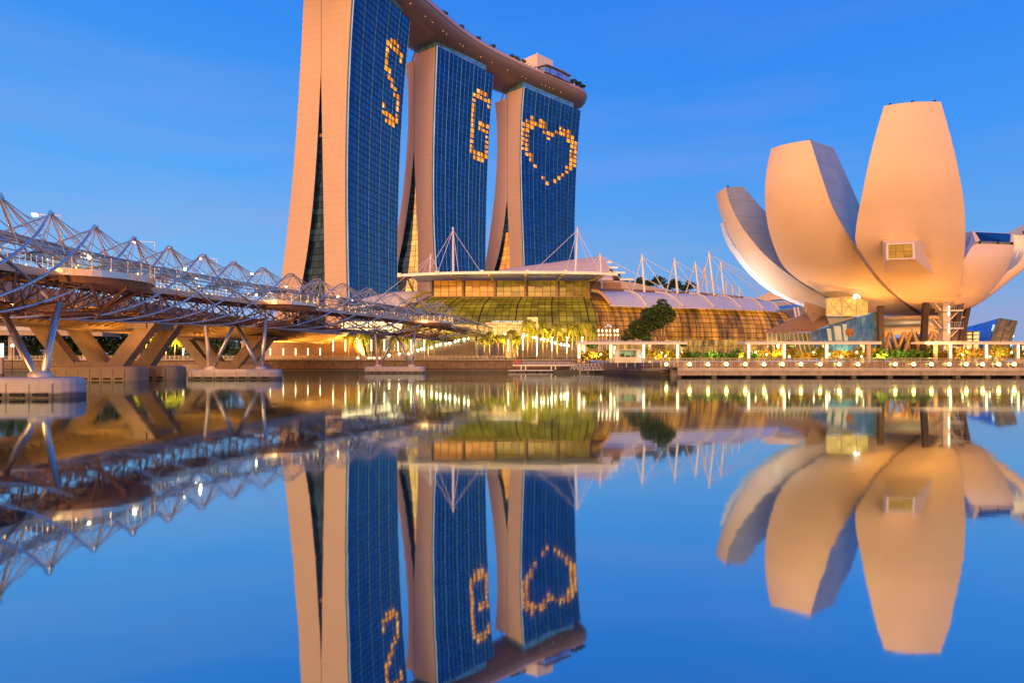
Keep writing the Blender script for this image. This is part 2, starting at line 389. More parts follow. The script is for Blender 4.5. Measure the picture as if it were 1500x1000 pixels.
# ================================================================== water and ground
def water_mat():
    m, nt = new_mat('bay_water'); q = NT(nt)
    ob = q.n('ShaderNodeTexCoord').outputs['Object']
    mp1 = q.n('ShaderNodeMapping', Vector=ob, Scale=(.10, .22, 1))
    n1 = q.n('ShaderNodeTexNoise', Vector=mp1.outputs[0], Scale=1.0, Detail=3.0, Roughness=.55).outputs[0]
    mp2 = q.n('ShaderNodeMapping', Vector=ob, Scale=(.9, 1.6, 1))
    n2 = q.n('ShaderNodeTexNoise', Vector=mp2.outputs[0], Scale=1.0, Detail=2.0, Roughness=.5).outputs[0]
    h = q.math('ADD', q.math('MULTIPLY', n1, 1.0), q.math('MULTIPLY', n2, .10))
    bp = q.n('ShaderNodeBump', Strength=1.0, Distance=.006, Height=h).outputs[0]
    rv = q.n('ShaderNodeTexNoise', Vector=q.n('ShaderNodeMapping', Vector=ob, Scale=(.03, .08, 1)).outputs[0], Scale=1.0, Detail=2.0).outputs[0]
    yy = q.n('ShaderNodeSeparateXYZ', Vector=ob).outputs[1]      # calm near the viewer, more ripple in the open bay
    rd_ = q.ramp(q.n('ShaderNodeMapRange', {'clamp': True}, Value=yy, From_Min=0.0, From_Max=150.0).outputs[0], [(.03, (.030,) * 3), (.13, (.040,) * 3), (.3, (.050,) * 3), (.8, (.064,) * 3)])
    rr = q.math('MULTIPLY', rd_, q.n('ShaderNodeMapRange', Value=rv, From_Min=.3, From_Max=.7, To_Min=.65, To_Max=1.4).outputs[0])
    g = q.n('ShaderNodeBsdfGlossy', Color=(.69, .85, .87, 1), Roughness=rr, Normal=bp)
    d = q.n('ShaderNodeBsdfDiffuse', Color=(.002, .05, .13, 1))
    lw = q.n('ShaderNodeLayerWeight', Blend=.5, Normal=bp)
    fac = q.n('ShaderNodeMapRange', {'clamp': True}, Value=lw.outputs[1], From_Min=.45, From_Max=.92, To_Min=.60, To_Max=.97).outputs[0]
    mx = q.n('ShaderNodeMixShader', i0=fac, i1=d.outputs[0], i2=g.outputs[0])
    q.n('ShaderNodeOutputMaterial', Surface=mx.outputs[0])
    return m
mb = MB(); mb.grid([[(x, y, 0) for x in (-3500, -200, 200, 3500)] for y in (-900, 0, 120, 260, 700)])
structure('water', mb, water_mat())

GL, GR = 3.4, 2.8           # ground level left of / right of the jetty
mb = MB()                   # land sheet out to the horizon, stepping down to the museum side
mb.poly([(-6000, 208, GL), (-2, 208, GL), (14, 200, GL), (22, 190, GL), (22, 9000, GL), (-6000, 9000, GL)])
mb.poly([(22, 190, GR), (30, 172, GR), (31, 143.2, GR), (6000, 143.2, GR), (6000, 9000, GR), (22, 9000, GR)])
structure('ground', mb, M['paving'])
# step face between the two levels
t = thing('quay_wall', 'long brown stone quay wall along the far bank', 'wall', (-100, 206, 0))
mb = MB()
for a, b in (((-700, 206.3), (-2, 206.3)), ((-2, 206.3), (14, 198.5)), ((14, 198.5), (20.5, 189))):
    A = Vector((*a, 0)); B = Vector((*b, 0)); dd = (B - A).normalized(); nn = Vector((dd.y, -dd.x, 0))
    mb.slab([A - Vector((0, 0, 1)), B - Vector((0, 0, 1)), B + Vector((0, 0, 3.35)), A + Vector((0, 0, 3.35))], -nn * 1.6)
mb.build('wall', M['stone'], t)
mb = MB()
for a, b in (((-700, 206.0), (-2, 206.0)), ((-2, 206.0), (14, 198.2)), ((14, 198.2), (20.5, 188.7))):
    A = Vector((*a, 3.55)); B = Vector((*b, 3.55)); mb.beam(A, B, 1.1, .42)
mb.build('coping', M['concrete'], t)
mb = MB(); mb.beam((-700, 205.6, .25), (-2, 205.6, .25), 1.0, .5); mb.beam((-2, 205.6, .25), (14, 197.8, .25), 1.0, .5)
mb.build('footing', M['pierconc'], t)
t = thing('quay_wall', 'dark stained concrete wall under the boardwalk edge', 'wall', (100, 143, 0))
mb = MB(); mb.slab([(31, 142.6, -1), (900, 142.6, -1), (900, 142.6, 2.79), (31, 142.6, 2.79)], (0, .6, 0))
mb.slab([(31, 142.6, -1), (31, 142.6, 2.79), (21, 189, 2.79), (21, 189, -1)], (.6, .1, 0))
mb.build('wall', M['stone'], t)
mb = MB(); mb.poly([P(655, 0, 209).xy.to_3d() + Vector((0, 0, GL + .02)), P(800, 0, 209).xy.to_3d() + Vector((0, 0, GL + .02)), P(850, 0, 214).xy.to_3d() + Vector((0, 0, GL + .02)), P(655, 0, 220).xy.to_3d() + Vector((0, 0, GL + .02))])
tag(mb.build('lawn', M['lawn']), kind='structure')

# ================================================================== hotel towers
ZT = 193.0; FL = 3.3
def plane_hit(px, py, E, d):
    """ray through a photo pixel meets the vertical plane through E with normal d"""
    k = (px - 750) / F
    D = (E[0] * d[0] + E[1] * d[1]) / (k * d[0] + d[1])
    return Vector((k * D, D, CAM_H - (py - HY) * D / F))
TOWERS = [
 dict(E=(-77.3, 329.), Fp=(-57., 381.), label='nearest glass hotel tower with letter S of lit windows',
  gr=[(516.4, 0), (511.6, 72), (508.5, 168), (507, 220), (507, 308), (508.4, 396), (509, 418)],
  far=[(600.4, 34.8), (592, 120), (587, 192), (586, 220), (582.6, 308), (582, 374), (582, 418)],
  ol=[(444.9, 0), (441.3, 72), (436, 163), (431.9, 225), (427.5, 277), (421, 334), (413, 402)],
  gL=[(470.3, 101), (467.2, 162), (463, 240), (455, 330), (445, 400)], gR=[(470.3, 101), (471.5, 162), (472.7, 240), (474.4, 330), (475.5, 400)],
  ),
 dict(E=(-46.1, 412.), Fp=(-12.7, 453.), label='middle glass hotel tower with letter G of lit windows',
  gr=[(639, 70), (636, 150), (634.3, 220), (633, 286), (635, 330), (637.6, 394)],
  far=[(722.5, 112), (718, 170), (715, 220), (712, 308), (711, 374), (711, 396)],
  ol=None, gL=[(606.8, 214), (602.4, 264), (593.6, 330), (582.6, 389)], gR=[(606.8, 214), (607.9, 259), (611, 326), (612.3, 390)],
  ),
 dict(E=(7.4, 474.), Fp=(51.9, 519.), label='farthest glass hotel tower with a heart of lit windows',
  gr=[(766, 134), (763.5, 175), (762, 220), (763, 286), (765, 341), (766.7, 389)],
  far=[(850.4, 163), (846, 220), (844, 240), (842, 308), (841, 374), (841, 390)],
  ol=[(725, 150), (728, 220), (725.6, 275), (720, 330), (714.6, 356), (710, 395)],
  gL=[(743.2, 289), (736.6, 340), (731, 370), (723.4, 398)], gR=[(743.2, 289), (744.7, 330), (746.5, 374), (747, 396)],
  ),
]
def cells(rows): return [(c, r) for r, cs in enumerate(rows) for c in cs]
LIT = [[(c + 9, r) for c, r in cells([(1, 2, 3), (0, 1, 2, 3, 4), (0, 4), (0,), (0,), (0, 1), (1, 2), (2, 3), (3, 4), (4,), (4,), (0, 4), (0, 1, 2, 3, 4), (1, 2, 3)])],
       [(c + 9, r) for c, r in cells([(1, 2, 3), (0, 1, 2, 3, 4), (0, 4), (0,), (0,), (0,), (0, 2, 3, 4), (0, 2, 3, 4), (0, 4), (0, 4), (0, 4), (0, 4), (0, 1, 2, 3, 4), (1, 2, 3)])],
       cells([(2, 4, 5, 9, 10, 11), (1, 2, 3, 4, 5, 8, 9, 10, 11, 12), (0, 1, 2, 5, 6, 7, 11, 12, 13), (0, 1, 6, 12, 13), (0, 1, 12, 13), (0, 1, 12, 13), (0, 1, 12, 13), (0, 1, 12, 13), (1, 2, 11, 12), (2, 11), (3, 10), (9,), (5, 8), (6,)])]
OL3 = None
for T in reversed(TOWERS):
    E = Vector((*T['E'], 0)); Fp = Vector((*T['Fp'], 0)); d = (Fp - E); L = d.length; d.normalize(); wv = Vector((-d.y, d.x, 0))
    T.update(d=d, w=wv, L=L)
    def sz(pts, O, deg):
        q = [plane_hit(a, b, O, d) for a, b in pts]
        zz = np.array([v.z for v in q]); ss = np.array([(v - O).xy.dot(wv.xy) for v in q])
        cf = np.polyfit(zz, ss, min(deg, len(pts) - 1))
        return lambda z: float(np.polyval(cf, z))
    s_gr = sz(T['gr'], E, 3); s_far = sz(T['far'], Fp, 3)
    if T['ol']: s_ol = sz(T['ol'], E, 3); OL3 = s_ol
    else: s_ol = (lambda f: (lambda z: f(z) - 1.0))(OL3)
    s_gL = sz(T['gL'], E, 3); s_gR = sz(T['gR'], E, 3)
    zap = plane_hit(*T['gL'][0], E, d).z; s_ap = (plane_hit(*T['gL'][0], E, d) - E).xy.dot(wv.xy)
    nf = int(ZT // FL); zs = [GL + (ZT - GL) * i / nf for i in range(nf + 1)]
    T['zs'] = zs; T['nf'] = nf; ti = TOWERS.index(T); NC = (15, 14, 14)[ti]
    near = lambda s_, z: E + wv * s_ + Vector((0, 0, z))
    farp = lambda s_, z: Fp + wv * s_ + Vector((0, 0, z))
    root = thing('hotel_tower', T['label'], 'tower', (E.x, E.y, GL), 'hotel towers under the sky deck')
    gl_ = lambda z: s_gL(z) if z < zap else s_ap
    gr_ = lambda z: s_gR(z) if z < zap else s_ap - .25
    # pale end walls and legs
    for nm, a, b in (('west_slab', s_gr, gr_), ('east_slab', gl_, s_ol)):
        mb = MB()
        offa = .35 if nm == 'west_slab' else 0.0; afar = (lambda z: s_far(z) + .3) if nm == 'west_slab' else a
        top = len(zs) if nm == 'west_slab' else len(zs) - 1
        for endp in (near, farp):
            aa = (lambda z: a(z) + offa) if endp is near else afar
            rows = [[endp(aa(z), z), endp(aa(z) * .5 + b(z) * .5, z), endp(b(z), z)] for z in zs[:top]]
            mb.grid(rows)
        mb.poly([near(a(zs[top - 1]) + offa, zs[top - 1]), farp(afar(zs[top - 1]), zs[top - 1]), farp(b(zs[top - 1]), zs[top - 1]), near(b(zs[top - 1]), zs[top - 1])])
        mb.build('slab_wall', M['wall'], root)
        mb = MB()
        if nm == 'west_slab':
            mb.grid([[near(b(z) - .02, z), farp(b(z) - .02, z)] for z in zs[:top]], uv=lambda i, j: (j * 16, i))
            mb.build('inner_glazing', M['gapglass'], root)
        else:
            mb.grid([[near(a(z), z), farp(a(z), z)] for z in zs[:top]], uv=lambda i, j: (j * 16, i))
            mb.grid([[near(b(z), z), farp(b(z), z)] for z in zs[:top]], uv=lambda i, j: (j * 16, i))
            mb.build('rear_glazing', M['gapglass'], root)
    # serrated rear edge of the end wall: one slab edge per storey
    mb = MB()
    for z in zs[1:-1]:
        mb.beam(near(s_ol(z) + .12, z) + d * .1, near(s_ol(z) + .12, z) + d * L * .98, .5, .35)
    mb.build('balcony_edge', M['wall'], root)
    # glazed end of the atrium between the legs, a little inside the gap
    zg = [z for z in zs if z < zap - 1.5]
    ti = TOWERS.index(T)
    mb = MB()
    fr = .55 if ti == 0 else (.42 if ti == 1 else .15)
    def gp(z, f): return E + d * 2.2 + wv * (s_gL(z) * (1 - f) + s_gR(z) * f) + Vector((0, 0, z))
    mb.grid([[gp(z, 0), gp(z, fr)] for z in zg], uv=lambda i, j: (j * 2, i), mi=0)
    hi = len(zg) - 1
    for i in range(hi):
        lit = (ti == 1 and zg[i] < 113) or (ti == 2 and zg[i] < 92)
        mi = (2 if ti == 1 and zg[i] < 92 else 1) if lit else 0
        mb.grid([[gp(zg[i], fr), gp(zg[i], 1)], [gp(zg[i + 1], fr), gp(zg[i + 1], 1)]], mi=mi, uv=(lambda k: (lambda a_, b_: (b_ * 2 + .02, k + a_)))(i))
    mb.build('atrium_glazing', [M['gapglass'], M['gaplit'], M['gapbright']], root)
    mb = MB()
    for z in ([zg[int(hi * .42)], zg[int(hi * .28)]] if ti else [zg[int(hi * .80)]]):
        mb.beam(gp(z, 0) - d * .4, gp(z, 1) - d * .4, .8, 1.5)
    if ti:
        mb.beam(gp(zg[int(hi * .42)], .45) - d * .4, gp(zg[int(hi * .28)], 1) - d * .4, .6, 1.0)
    mb.build('crossbeam', M['brownroof'], root)
    # glass face toward the bay
    A = lambda z: near(s_gr(z), z); B = lambda z: farp(s_far(z), z)
    lerp = lambda z, u: A(z).lerp(B(z), u)
    T['face'] = lerp
    out = -wv
    mb = MB(); mb.grid([[lerp(z, c / NC) for c in range(NC + 1)] for z in zs], uv=lambda i, j: (j, i))
    mb.build('curtain_wall', M['glass'], root)
    mb = MB()
    for z in zs[1:]: mb.beam(lerp(z, .012) + out * .14, lerp(z, 1.006) + out * .14, .26, .12)
    mb.build('sunshade_ledge', M['ledge'], root)
    mb = MB()
    for c in range(0, NC + 1):
        if c % 3 == 0: pts = [lerp(z, c / NC) + out * .12 for z in zs[::3] + [zs[-1]]]; r_ = .24
        else: pts = [lerp(z, c / NC) + out * .06 for z in zs[::3] + [zs[-1]]]; r_ = .11
        for p, q_ in zip(pts, pts[1:]): mb.beam(p, q_, r_, r_ * 1.6)
    mb.build('glass_fin', M['fin'], root)
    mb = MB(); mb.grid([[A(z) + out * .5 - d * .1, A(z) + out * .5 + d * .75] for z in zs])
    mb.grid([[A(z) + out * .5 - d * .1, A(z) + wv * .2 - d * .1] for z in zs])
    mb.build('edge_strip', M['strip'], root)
    mb = MB(); mb.grid([[A(z) + out * .48 - d * .16, A(z) + wv * .36 - d * .16] for z in zs]); mb.build('edge_joint', M['mullion'], root)
    # lit guest rooms
    used = set()
    for c, rr_ in LIT[ti]:
        r_ = nf - (6, 5, 6)[ti] - rr_
        used.add((c, r_))
        u0, u1 = (c + .10) / NC, (c + .90) / NC; za, zb = zs[r_] + .38, zs[r_ + 1] - .30
        f = random.choice((.5, .62, .75, 1, 1, 1)) if rr_ > 1 else random.choice((.35, .5, .7, 1))
        ua = u0 + (u1 - u0) * f; zc = zb - (zb - za) * random.choice((0, 0, 0, .18, .3))
        mb = MB(); q4 = lambda a_, b_, z0_, z1_: [lerp(z0_, a_) + out * .10, lerp(z0_, b_) + out * .10, lerp(z1_, b_) + out * .10, lerp(z1_, a_) + out * .10]
        mb.slab(q4(u0, ua - .004, za, zc), out * .05)
        if f < 1: mb.slab(q4(ua + .004, u1, za, zc), out * .05, 1)
        mb.build('lit_window', [M['win'], M['curtain']], root)
    # glazed crown below the sky deck
    mb = MB()
    cw = [E + d * 1.2 + wv * 1.2, E + d * (L * .90) + wv * 1.2, E + d * (L * .90) + wv * 17, E + d * 1.2 + wv * 15]
    for i in range(4):
        a, b = cw[i], cw[(i + 1) % 4]; nn_ = int((b - a).length / 2)
        mb.grid([[a.lerp(b, 0) + Vector((0, 0, z)), b + Vector((0, 0, z))] for z in (ZT + .05, 196, 199)], uv=(lambda n_: (lambda i_, j_: (j_ * n_, i_)))(nn_))
    mb.build('crown_glazing', M['teal'], root)
    mb = MB()
    for q_ in (wv * 19, wv * 24): mb.beam(E + d * 2 + q_ + Vector((0, 0, ZT - 3.5)), E + d * 5 + q_ * .95 + Vector((0, 0, 199)), .9, .9)
    mb.build('prop', M['wall'], root)

# ================================================================== sky deck
DZ = 206.0
cpts = []
for T in TOWERS:
    E = Vector((*T['E'], 0)); T['cen'] = E + T['d'] * T['L'] / 2 + T['w'] * 13
c1, c2, c3 = [T['cen'] for T in TOWERS]
ctrl = [c1 - TOWERS[0]['d'] * 128 + Vector((6, 0, 0)), c1 - TOWERS[0]['d'] * 60 + Vector((1, 0, 0)), c1, (c1 + c2) / 2 + Vector((-1.5, 1, 0)), c2, (c2 + c3) / 2 + Vector((-2, 1.5, 0)), c3, c3 + TOWERS[2]['d'] * 45]
cl_ = catmull(ctrl, 90); ntot = len(cl_)
def station(i):
    p = cl_[i]; t_ = (cl_[min(i + 1, ntot - 1)] - cl_[max(i - 1, 0)]).normalized(); return p, Vector((t_.y, -t_.x, 0))
seg = [0]
for a, b in zip(cl_, cl_[1:]): seg.append(seg[-1] + (b - a).length)
def halfw(i):
    e = seg[-1] - seg[i]; b = seg[i]
    k = 1.0
    if e < 26: k = math.sqrt(max(0.0, 1 - ((26 - e) / 26) ** 2.2)) * .92 + .08
    if b < 70: k = min(k, math.sqrt(max(0.0, 1 - ((70 - b) / 70) ** 2)) * .93 + .07)
    return 19.5 * k
root = thing('sky_deck', 'long boat shaped sky deck resting across three towers', 'sky deck', (c2.x, c2.y, ZT + 4))
NA = 20
rows = []
for i in range(ntot):
    p, o_ = station(i); hw = halfw(i); dep = 9.5 * min(1, (hw / 19.5) ** .6)
    row = []
    for k in range(NA + 1):
        a = math.pi * k / NA
        ca = math.cos(a); sa = math.sin(a)
        row.append(p + o_ * (hw * (abs(ca) ** .85) * (1 if ca >= 0 else -1)) + Vector((0, 0, DZ - dep * sa ** .8)))
    rows.append(row)
mb = MB(); mb.grid(rows); mb.poly(rows[-1]); mb.poly(rows[0]); mb.build('hull', M['hull'], root, smooth=True)
mb = MB(); mb.grid([[station(i)[0] + station(i)[1] * halfw(i) * k + Vector((0, 0, DZ - .05)) for k in (-1, 0, 1)] for i in range(ntot)])
mb.build('deck', M['paving'], root)
for sgn in (1, -1):
    mb = MB()
    mb.grid([[station(i)[0] + station(i)[1] * sgn * (halfw(i) + .25) + Vector((0, 0, DZ + dz)) for dz in (-1.2, .9)] for i in range(ntot)])
    mb.grid([[station(i)[0] + station(i)[1] * sgn * (halfw(i) - .25) + Vector((0, 0, DZ + dz)) for dz in (-1.2, .9)] for i in range(ntot)])
    mb.grid([[station(i)[0] + station(i)[1] * sgn * (halfw(i) + q_) + Vector((0, 0, DZ + .9)) for q_ in (-.25, .25)] for i in range(ntot)])
    mb.build('parapet', simple('deck_rim', (.52, .36, .36), .45, .1, var=.05), root)
    mb = MB()
    pr = [station(i)[0] + station(i)[1] * sgn * (halfw(i) - .5) + Vector((0, 0, DZ + 2.2)) for i in range(ntot)]
    mb.tube(pr, .09, 4)
    for p in pr: mb.beam(p - Vector((0, 0, 1.4)), p, .09, .09)
    mb.build('railing', M['dark'], root)
mb = MB()
for i in range(30, ntot - 3):
    p, o_ = station(i)
    if random.random() < .65: mb.sphere(p + o_ * (halfw(i) - 1.2) + Vector((0, 0, DZ + 1.5)), .42, 6)
    if random.random() < .22:
        a = math.pi * .22; mb.sphere(p + o_ * (halfw(i) * (math.cos(a) ** .85) * 1.01) + Vector((0, 0, DZ - 9.5 * math.sin(a) ** .8 - .1)), .09, 6)
mb.build('deck_light', M['smallamber'], root)
# lift core and restaurant on the deck above the farthest tower
t3 = TOWERS[2]; K = Vector((17.9, 485, 0))
bx = lambda s_, q_, z: K + t3['w'] * s_ + t3['d'] * q_ + Vector((0, 0, z))
t = thing('lift_core', 'white box shaped plant room standing on the sky deck', 'roof building', bx(7, 8, DZ))
mb = MB(); mb.slab([bx(0, 0, DZ), bx(15, 0, DZ), bx(15, 17, DZ), bx(0, 17, DZ)], (0, 0, 15)); mb.build('cladding', simple('lift_core_panel', (.66, .58, .58), .5, var=.03, seams=(0, 3.0, .12, .25)), t)
mb = MB(); mb.slab([bx(-.2, -.2, DZ + 15.02), bx(15.2, -.2, DZ + 15.02), bx(15.2, 17.2, DZ + 15.02), bx(-.2, 17.2, DZ + 15.02)], (0, 0, .5))
for s_, q_ in ((1, 1), (14, 2), (2, 15)): mb.beam(bx(s_, q_, DZ + 15.5), bx(s_, q_, DZ + 17), .3, .3)
mb.build('coping', M['white'], t)
t = thing('rooftop_restaurant', 'glazed restaurant pavilion with curved roof on sky deck', 'pavilion', bx(-3, 10, DZ))
mb = MB(); mb.grid([[bx(-8, 0, z), bx(-8.5, 12, z), bx(-8, 27, z)] for z in (DZ, DZ + 4.2)], uv=lambda i, j: (j * 7, i)); mb.grid([[bx(-8, 0, z), bx(0, -2, z)] for z in (DZ, DZ + 4.2)], uv=lambda i, j: (j * 4, i))
mb.build('glazing', uv_glass('restaurant_glass', (.2, .35, .6), .1, .6, .4, .03, em=(.25, .3, 1), em_str=.10, em_var=1, vline=((1, .1), (1, .05))), t)
mb = MB()
for q0 in range(0, 28, 4):
    z0_, z1_ = DZ + 4.3 + .9 * math.sin(math.pi * (q0 + 2) / 34), DZ + 4.3 + .9 * math.sin(math.pi * (q0 + 6) / 34)
    mb.slab([bx(-9.5, q0 - 1, z0_), bx(0, q0 - 3, z0_), bx(0, q0 + 1, z1_), bx(-9.5, q0 + 3, z1_)], (0, 0, .6))
mb.build('roof', M['hull'], t)

# ------------------------------------------------------------------ foliage helpers
def leaves(mb, c, rad, n, size, mi=0, flat=.0, shell=.45):
    for _ in range(n):
        while True:
            v = Vector((random.uniform(-1, 1), random.uniform(-1, 1), random.uniform(-1, 1)))
            if .02 < v.length < 1: break
        r_ = v.length; v.normalize(); r_ = shell + (1 - shell) * r_ if random.random() < .8 else r_
        r_ *= random.uniform(.85, 1.1)
        p = Vector((c[0] + v.x * r_ * rad[0], c[1] + v.y * r_ * rad[1], c[2] + v.z * r_ * rad[2]))
        s_ = size * random.uniform(.6, 1.3)
        a = Vector((random.gauss(0, 1), random.gauss(0, 1), random.gauss(0, 1 - flat))).normalized()
        b = a.cross(Vector((random.gauss(0, 1), random.gauss(0, 1), random.gauss(0, 1)))).normalized()
        mb.add([p - a * s_ * .9, p - b * s_ * .45, p + a * s_ * .9, p + b * s_ * .45], [(0, 1, 2, 3)], mi)
def shrub(name, label, cat, c, rad, n, size, m, group=None, lumps=5):
    mb = MB()
    for _ in range(lumps):
        q_ = Vector((c[0] + random.uniform(-.65, .65) * rad[0], c[1] + random.uniform(-.5, .5) * rad[1], c[2] + rad[2] * random.uniform(-.25, .3)))
        k = random.uniform(.4, .7)
        leaves(mb, q_, (rad[0] * k, rad[1] * k, rad[2] * k), n // lumps, size)
    o = mb.build(name, m, loc=(c[0], c[1], c[2] - rad[2]))
    return tag(o, label, cat, group)
# planting on the deck
for (px, py, D, rx, rz, lab) in ((748, 80, 470, 5, 3.8, 'bushy green trees on the deck left of the white box'), (758, 87, 474, 5, 4, 'taller palm clump right beside the white box'), ):
    p = P(px, py, D); p.z = DZ + rz
    t = thing('deck_tree', lab, 'tree', (p.x, p.y, DZ))
    mb = MB()
    for k in range(4): leaves(mb, (p.x + random.uniform(-3, 3), p.y + random.uniform(-3, 3), p.z + random.uniform(-1, 1.6)), (2.6, 2.6, 2.2), 120, .8)
    mb.build('crown', M['roofTree'], t)
    mb = MB(); mb.tube([(p.x, p.y, DZ), (p.x, p.y, p.z)], .3); mb.tube([(p.x + 2, p.y + 1, DZ), (p.x + 2.4, p.y + 1, p.z)], .2); mb.build('trunk', M['bark'], t)
for i, q_ in enumerate((30, 36, 41)):
    a = bx(-7.5, q_, DZ + 2.2)
    shrub('deck_shrub', ['dark clipped hedge just right of the rooftop restaurant', 'dark hedge in middle of the deck tip planting', 'low dark shrubs nearest the tip of the deck'][i], 'shrub', a, (3.4, 3.4, 2.0 - .35 * i), 260, .7, M['roofTree'], lumps=6)

for i, k in enumerate((47, 52, 57, 61, 66, 69)):
    p, o_ = station(k); c = p + o_ * (halfw(k) - 3.2) + Vector((0, 0, DZ))
    t = thing('deck_palm', f'{ORD[i]} small rooftop palm from the left along the sky deck rim', 'palm tree', c, 'small palms on the sky deck')
    mb = MB(); mb.tube([c, c + Vector((.3, 0, 3.2))], .16, 6); mb.build('trunk', M['bark'], t)
    mb = MB(); leaves(mb, c + Vector((.3, 0, 3.6)), (2.0, 2.0, 1.3), 110, .7, flat=.4); mb.build('crown', M['roofTree'], t)
# ================================================================== mall with canopy
M['mallglass'] = uv_glass('mall_glass', (.10, .10, .05), .10, .75, .35, .03, em=(.64, .385, .02), em_str=.42, em_var=.55, emscale=(.22, .35))
M['amberglass'] = uv_glass('amber_glass', (.09, .05, .02), .12, .5, .25, .03, em=(1, .29, .012), em_str=.50, em_var=.6, emscale=(.12, .6))
M['wingglass'] = uv_glass('wing_glass', (.055, .045, .03), .10, .7, .35, .05, em=(1, .33, .02), em_str=.58, em_var=.9, emscale=(.75, .07))
M['shop'] = uv_glass('shop_glass', (.2, .18, .12), .12, .3, .5, .02, em=(1, .52, .08), em_str=.42, em_var=1.0, emscale=(.7, .5), vline=((1, .10), (1, .06)), line_col=(.12, .10, .07))
M['shopgreen'] = uv_glass('shop_glass_green', (.12, .2, .16), .12, .5, .5, .03, em=(.45, .62, .25), em_str=.22, em_var=.9, emscale=(.5, .5), vline=((1, .08), (1, .08)), line_col=(.4, .34, .2))
M['cream'] = simple('cream_cladding', (.60, .50, .33), .6, var=.08)
root = thing('shopping_mall', 'glass fronted mall hall with flat white canopy roof', 'mall', P(750, 529, 250) * 1.0, None)
root.location.z = GL; root['_base'] = tuple(root.location)
# amber upper band
mb = MB(); nb = 20
for a_, b_, mi_ in ((0, 8, 0), (8, nb, 1)): mb.grid([[P(634 + (864 - 634) * j / nb, y, 258) for j in range(a_, b_ + 1)] for y in (434.5, 427, 419, 411)], mi=mi_, uv=lambda i, j: (j, i))
M['oliveglass'] = uv_glass('olive_glass', (.06, .05, .025), .10, .6, .35, .03, em=(.75, .38, .015), em_str=.26, em_var=.7, emscale=(.3, .5))
mb.build('upper_glazing', [M['amberglass'], M['oliveglass']], root)
mb = MB(); mb.slab([P(856, 411, 266), P(910, 414, 266), P(912, 450, 266), P(856, 450, 266)], (0, 4, 0)); mb.build('end_wall', M['brownroof'], root)
mb = MB()
for j in range(nb + 1):
    px = 634 + (864 - 634) * j / nb; w_ = .9 if j % 4 == 0 else .16
    mb.beam(P(px, 434, 257.8), P(px, 411, 257.8), w_, .4)
for y in (427, 419): mb.beam(P(634, y, 257.9), P(864, y, 257.9), .3, .12)
mb.build('upper_mullion', M['mullion'], root)
mb = MB(); mb.beam(P(632, 434.8, 257.4), P(866, 434.8, 257.4), 1.0, .5); mb.build('ledge', M['brownroof'], root)
prof = [(434.3, 258, 628, 864), (437.5, 255.5, 624, 865), (443, 251.5, 614, 866.5), (450, 248.5, 606, 869), (458, 246, 600, 871), (467, 244.6, 595, 873), (478, 244, 590, 875), (498, 244, 585, 877)]
nb = 26
rows = [[P(a + (b - a) * j / nb, y, D + (3.5 * max(0, 1 - j / 5) ** 2)) for j in range(nb + 1)] for y, D, a, b in prof]
fr_ = [catmull([r_[j] for r_ in rows], 12) for j in range(nb + 1)]
rows2 = [[fr_[j][i] for j in range(nb + 1)] for i in range(12)]
mb = MB(); mb.grid(rows2, uv=lambda i, j: (j, i)); mb.build('front_glazing', M['mallglass'], root, smooth=True)
mb = MB()
for j in range(nb + 1): mb.tube([p + Vector((0, -.12, 0)) for p in fr_[j]], .10 if j % 5 else .26, 4)
for i in range(12): mb.tube([rows2[i][j] + Vector((0, -.12, .02)) for j in range(nb + 1)], .08, 4)
mb.build('mullion_grid', M['mullion'], root)
# canopy roof
fe = [(585, 403.5), (612, 401.8), (645, 400.4), (706, 399.2), (770, 398.9), (832, 399.2), (880, 400.4), (905, 402.2)]
be = [(612, 411.5), (630, 411.2), (655, 411), (710, 410.8), (770, 410.6), (830, 410.8), (862, 411), (872, 411.4)]
F1 = catmull([P(a, b, 238) for a, b in fe], 30); B1 = catmull([P(a, b, 268) for a, b in be], 30)
mb = MB(); rt = []; rb = []
for a, b in zip(F1, B1):
    mid = (a + b) / 2 + Vector((0, 0, 1.3))
    pr_ = catmull([a, mid, b], 7); rt.append([p + Vector((0, 0, .45)) for p in pr_]); rb.append([p - Vector((0, 0, .45)) for p in pr_])
mb.grid(rt); mb.grid(rb)
mb.grid([[a[0] for a in rt], [a[0] for a in rb]]); mb.grid([[a[-1] for a in rt], [a[-1] for a in rb]])
mb.grid([rt[0], rb[0]]); mb.grid([rt[-1], rb[-1]])
mb.build('canopy_roof', simple('canopy_white', (.80, .79, .81), .35, var=.05, seams=None), root, smooth=False)
for a, b in ((678, 660), (724.5, 716), (769.5, 769.5), (816, 824), (862, 884)):
    mb = MB(); mb.tube(catmull([P(a, 412, 258), P((a + b) / 2, 406.5, 248) - Vector((0, 0, .3)), P(b, 402.4, 239)], 7), .38, 6); mb.build('canopy_rib', M['yellowsteel'], root)
    mb = MB(); mb.beam(P(a, 411.5, 257.5), P(a, 434.5, 257.5), .8, .8); mb.build('post', M['brownroof'], root)
for px in (590, 644, 706, 769.5, 830, 892):
    mb = MB(); i_ = min(range(30), key=lambda k: abs(F1[k].x - (px - 750) * .238)); mb.beam(F1[i_] + Vector((-.6, -.2, .1)), F1[i_] + Vector((.6, -.2, .1)), .9, 1.35); mb.build('roof_clip', M['white'], root)
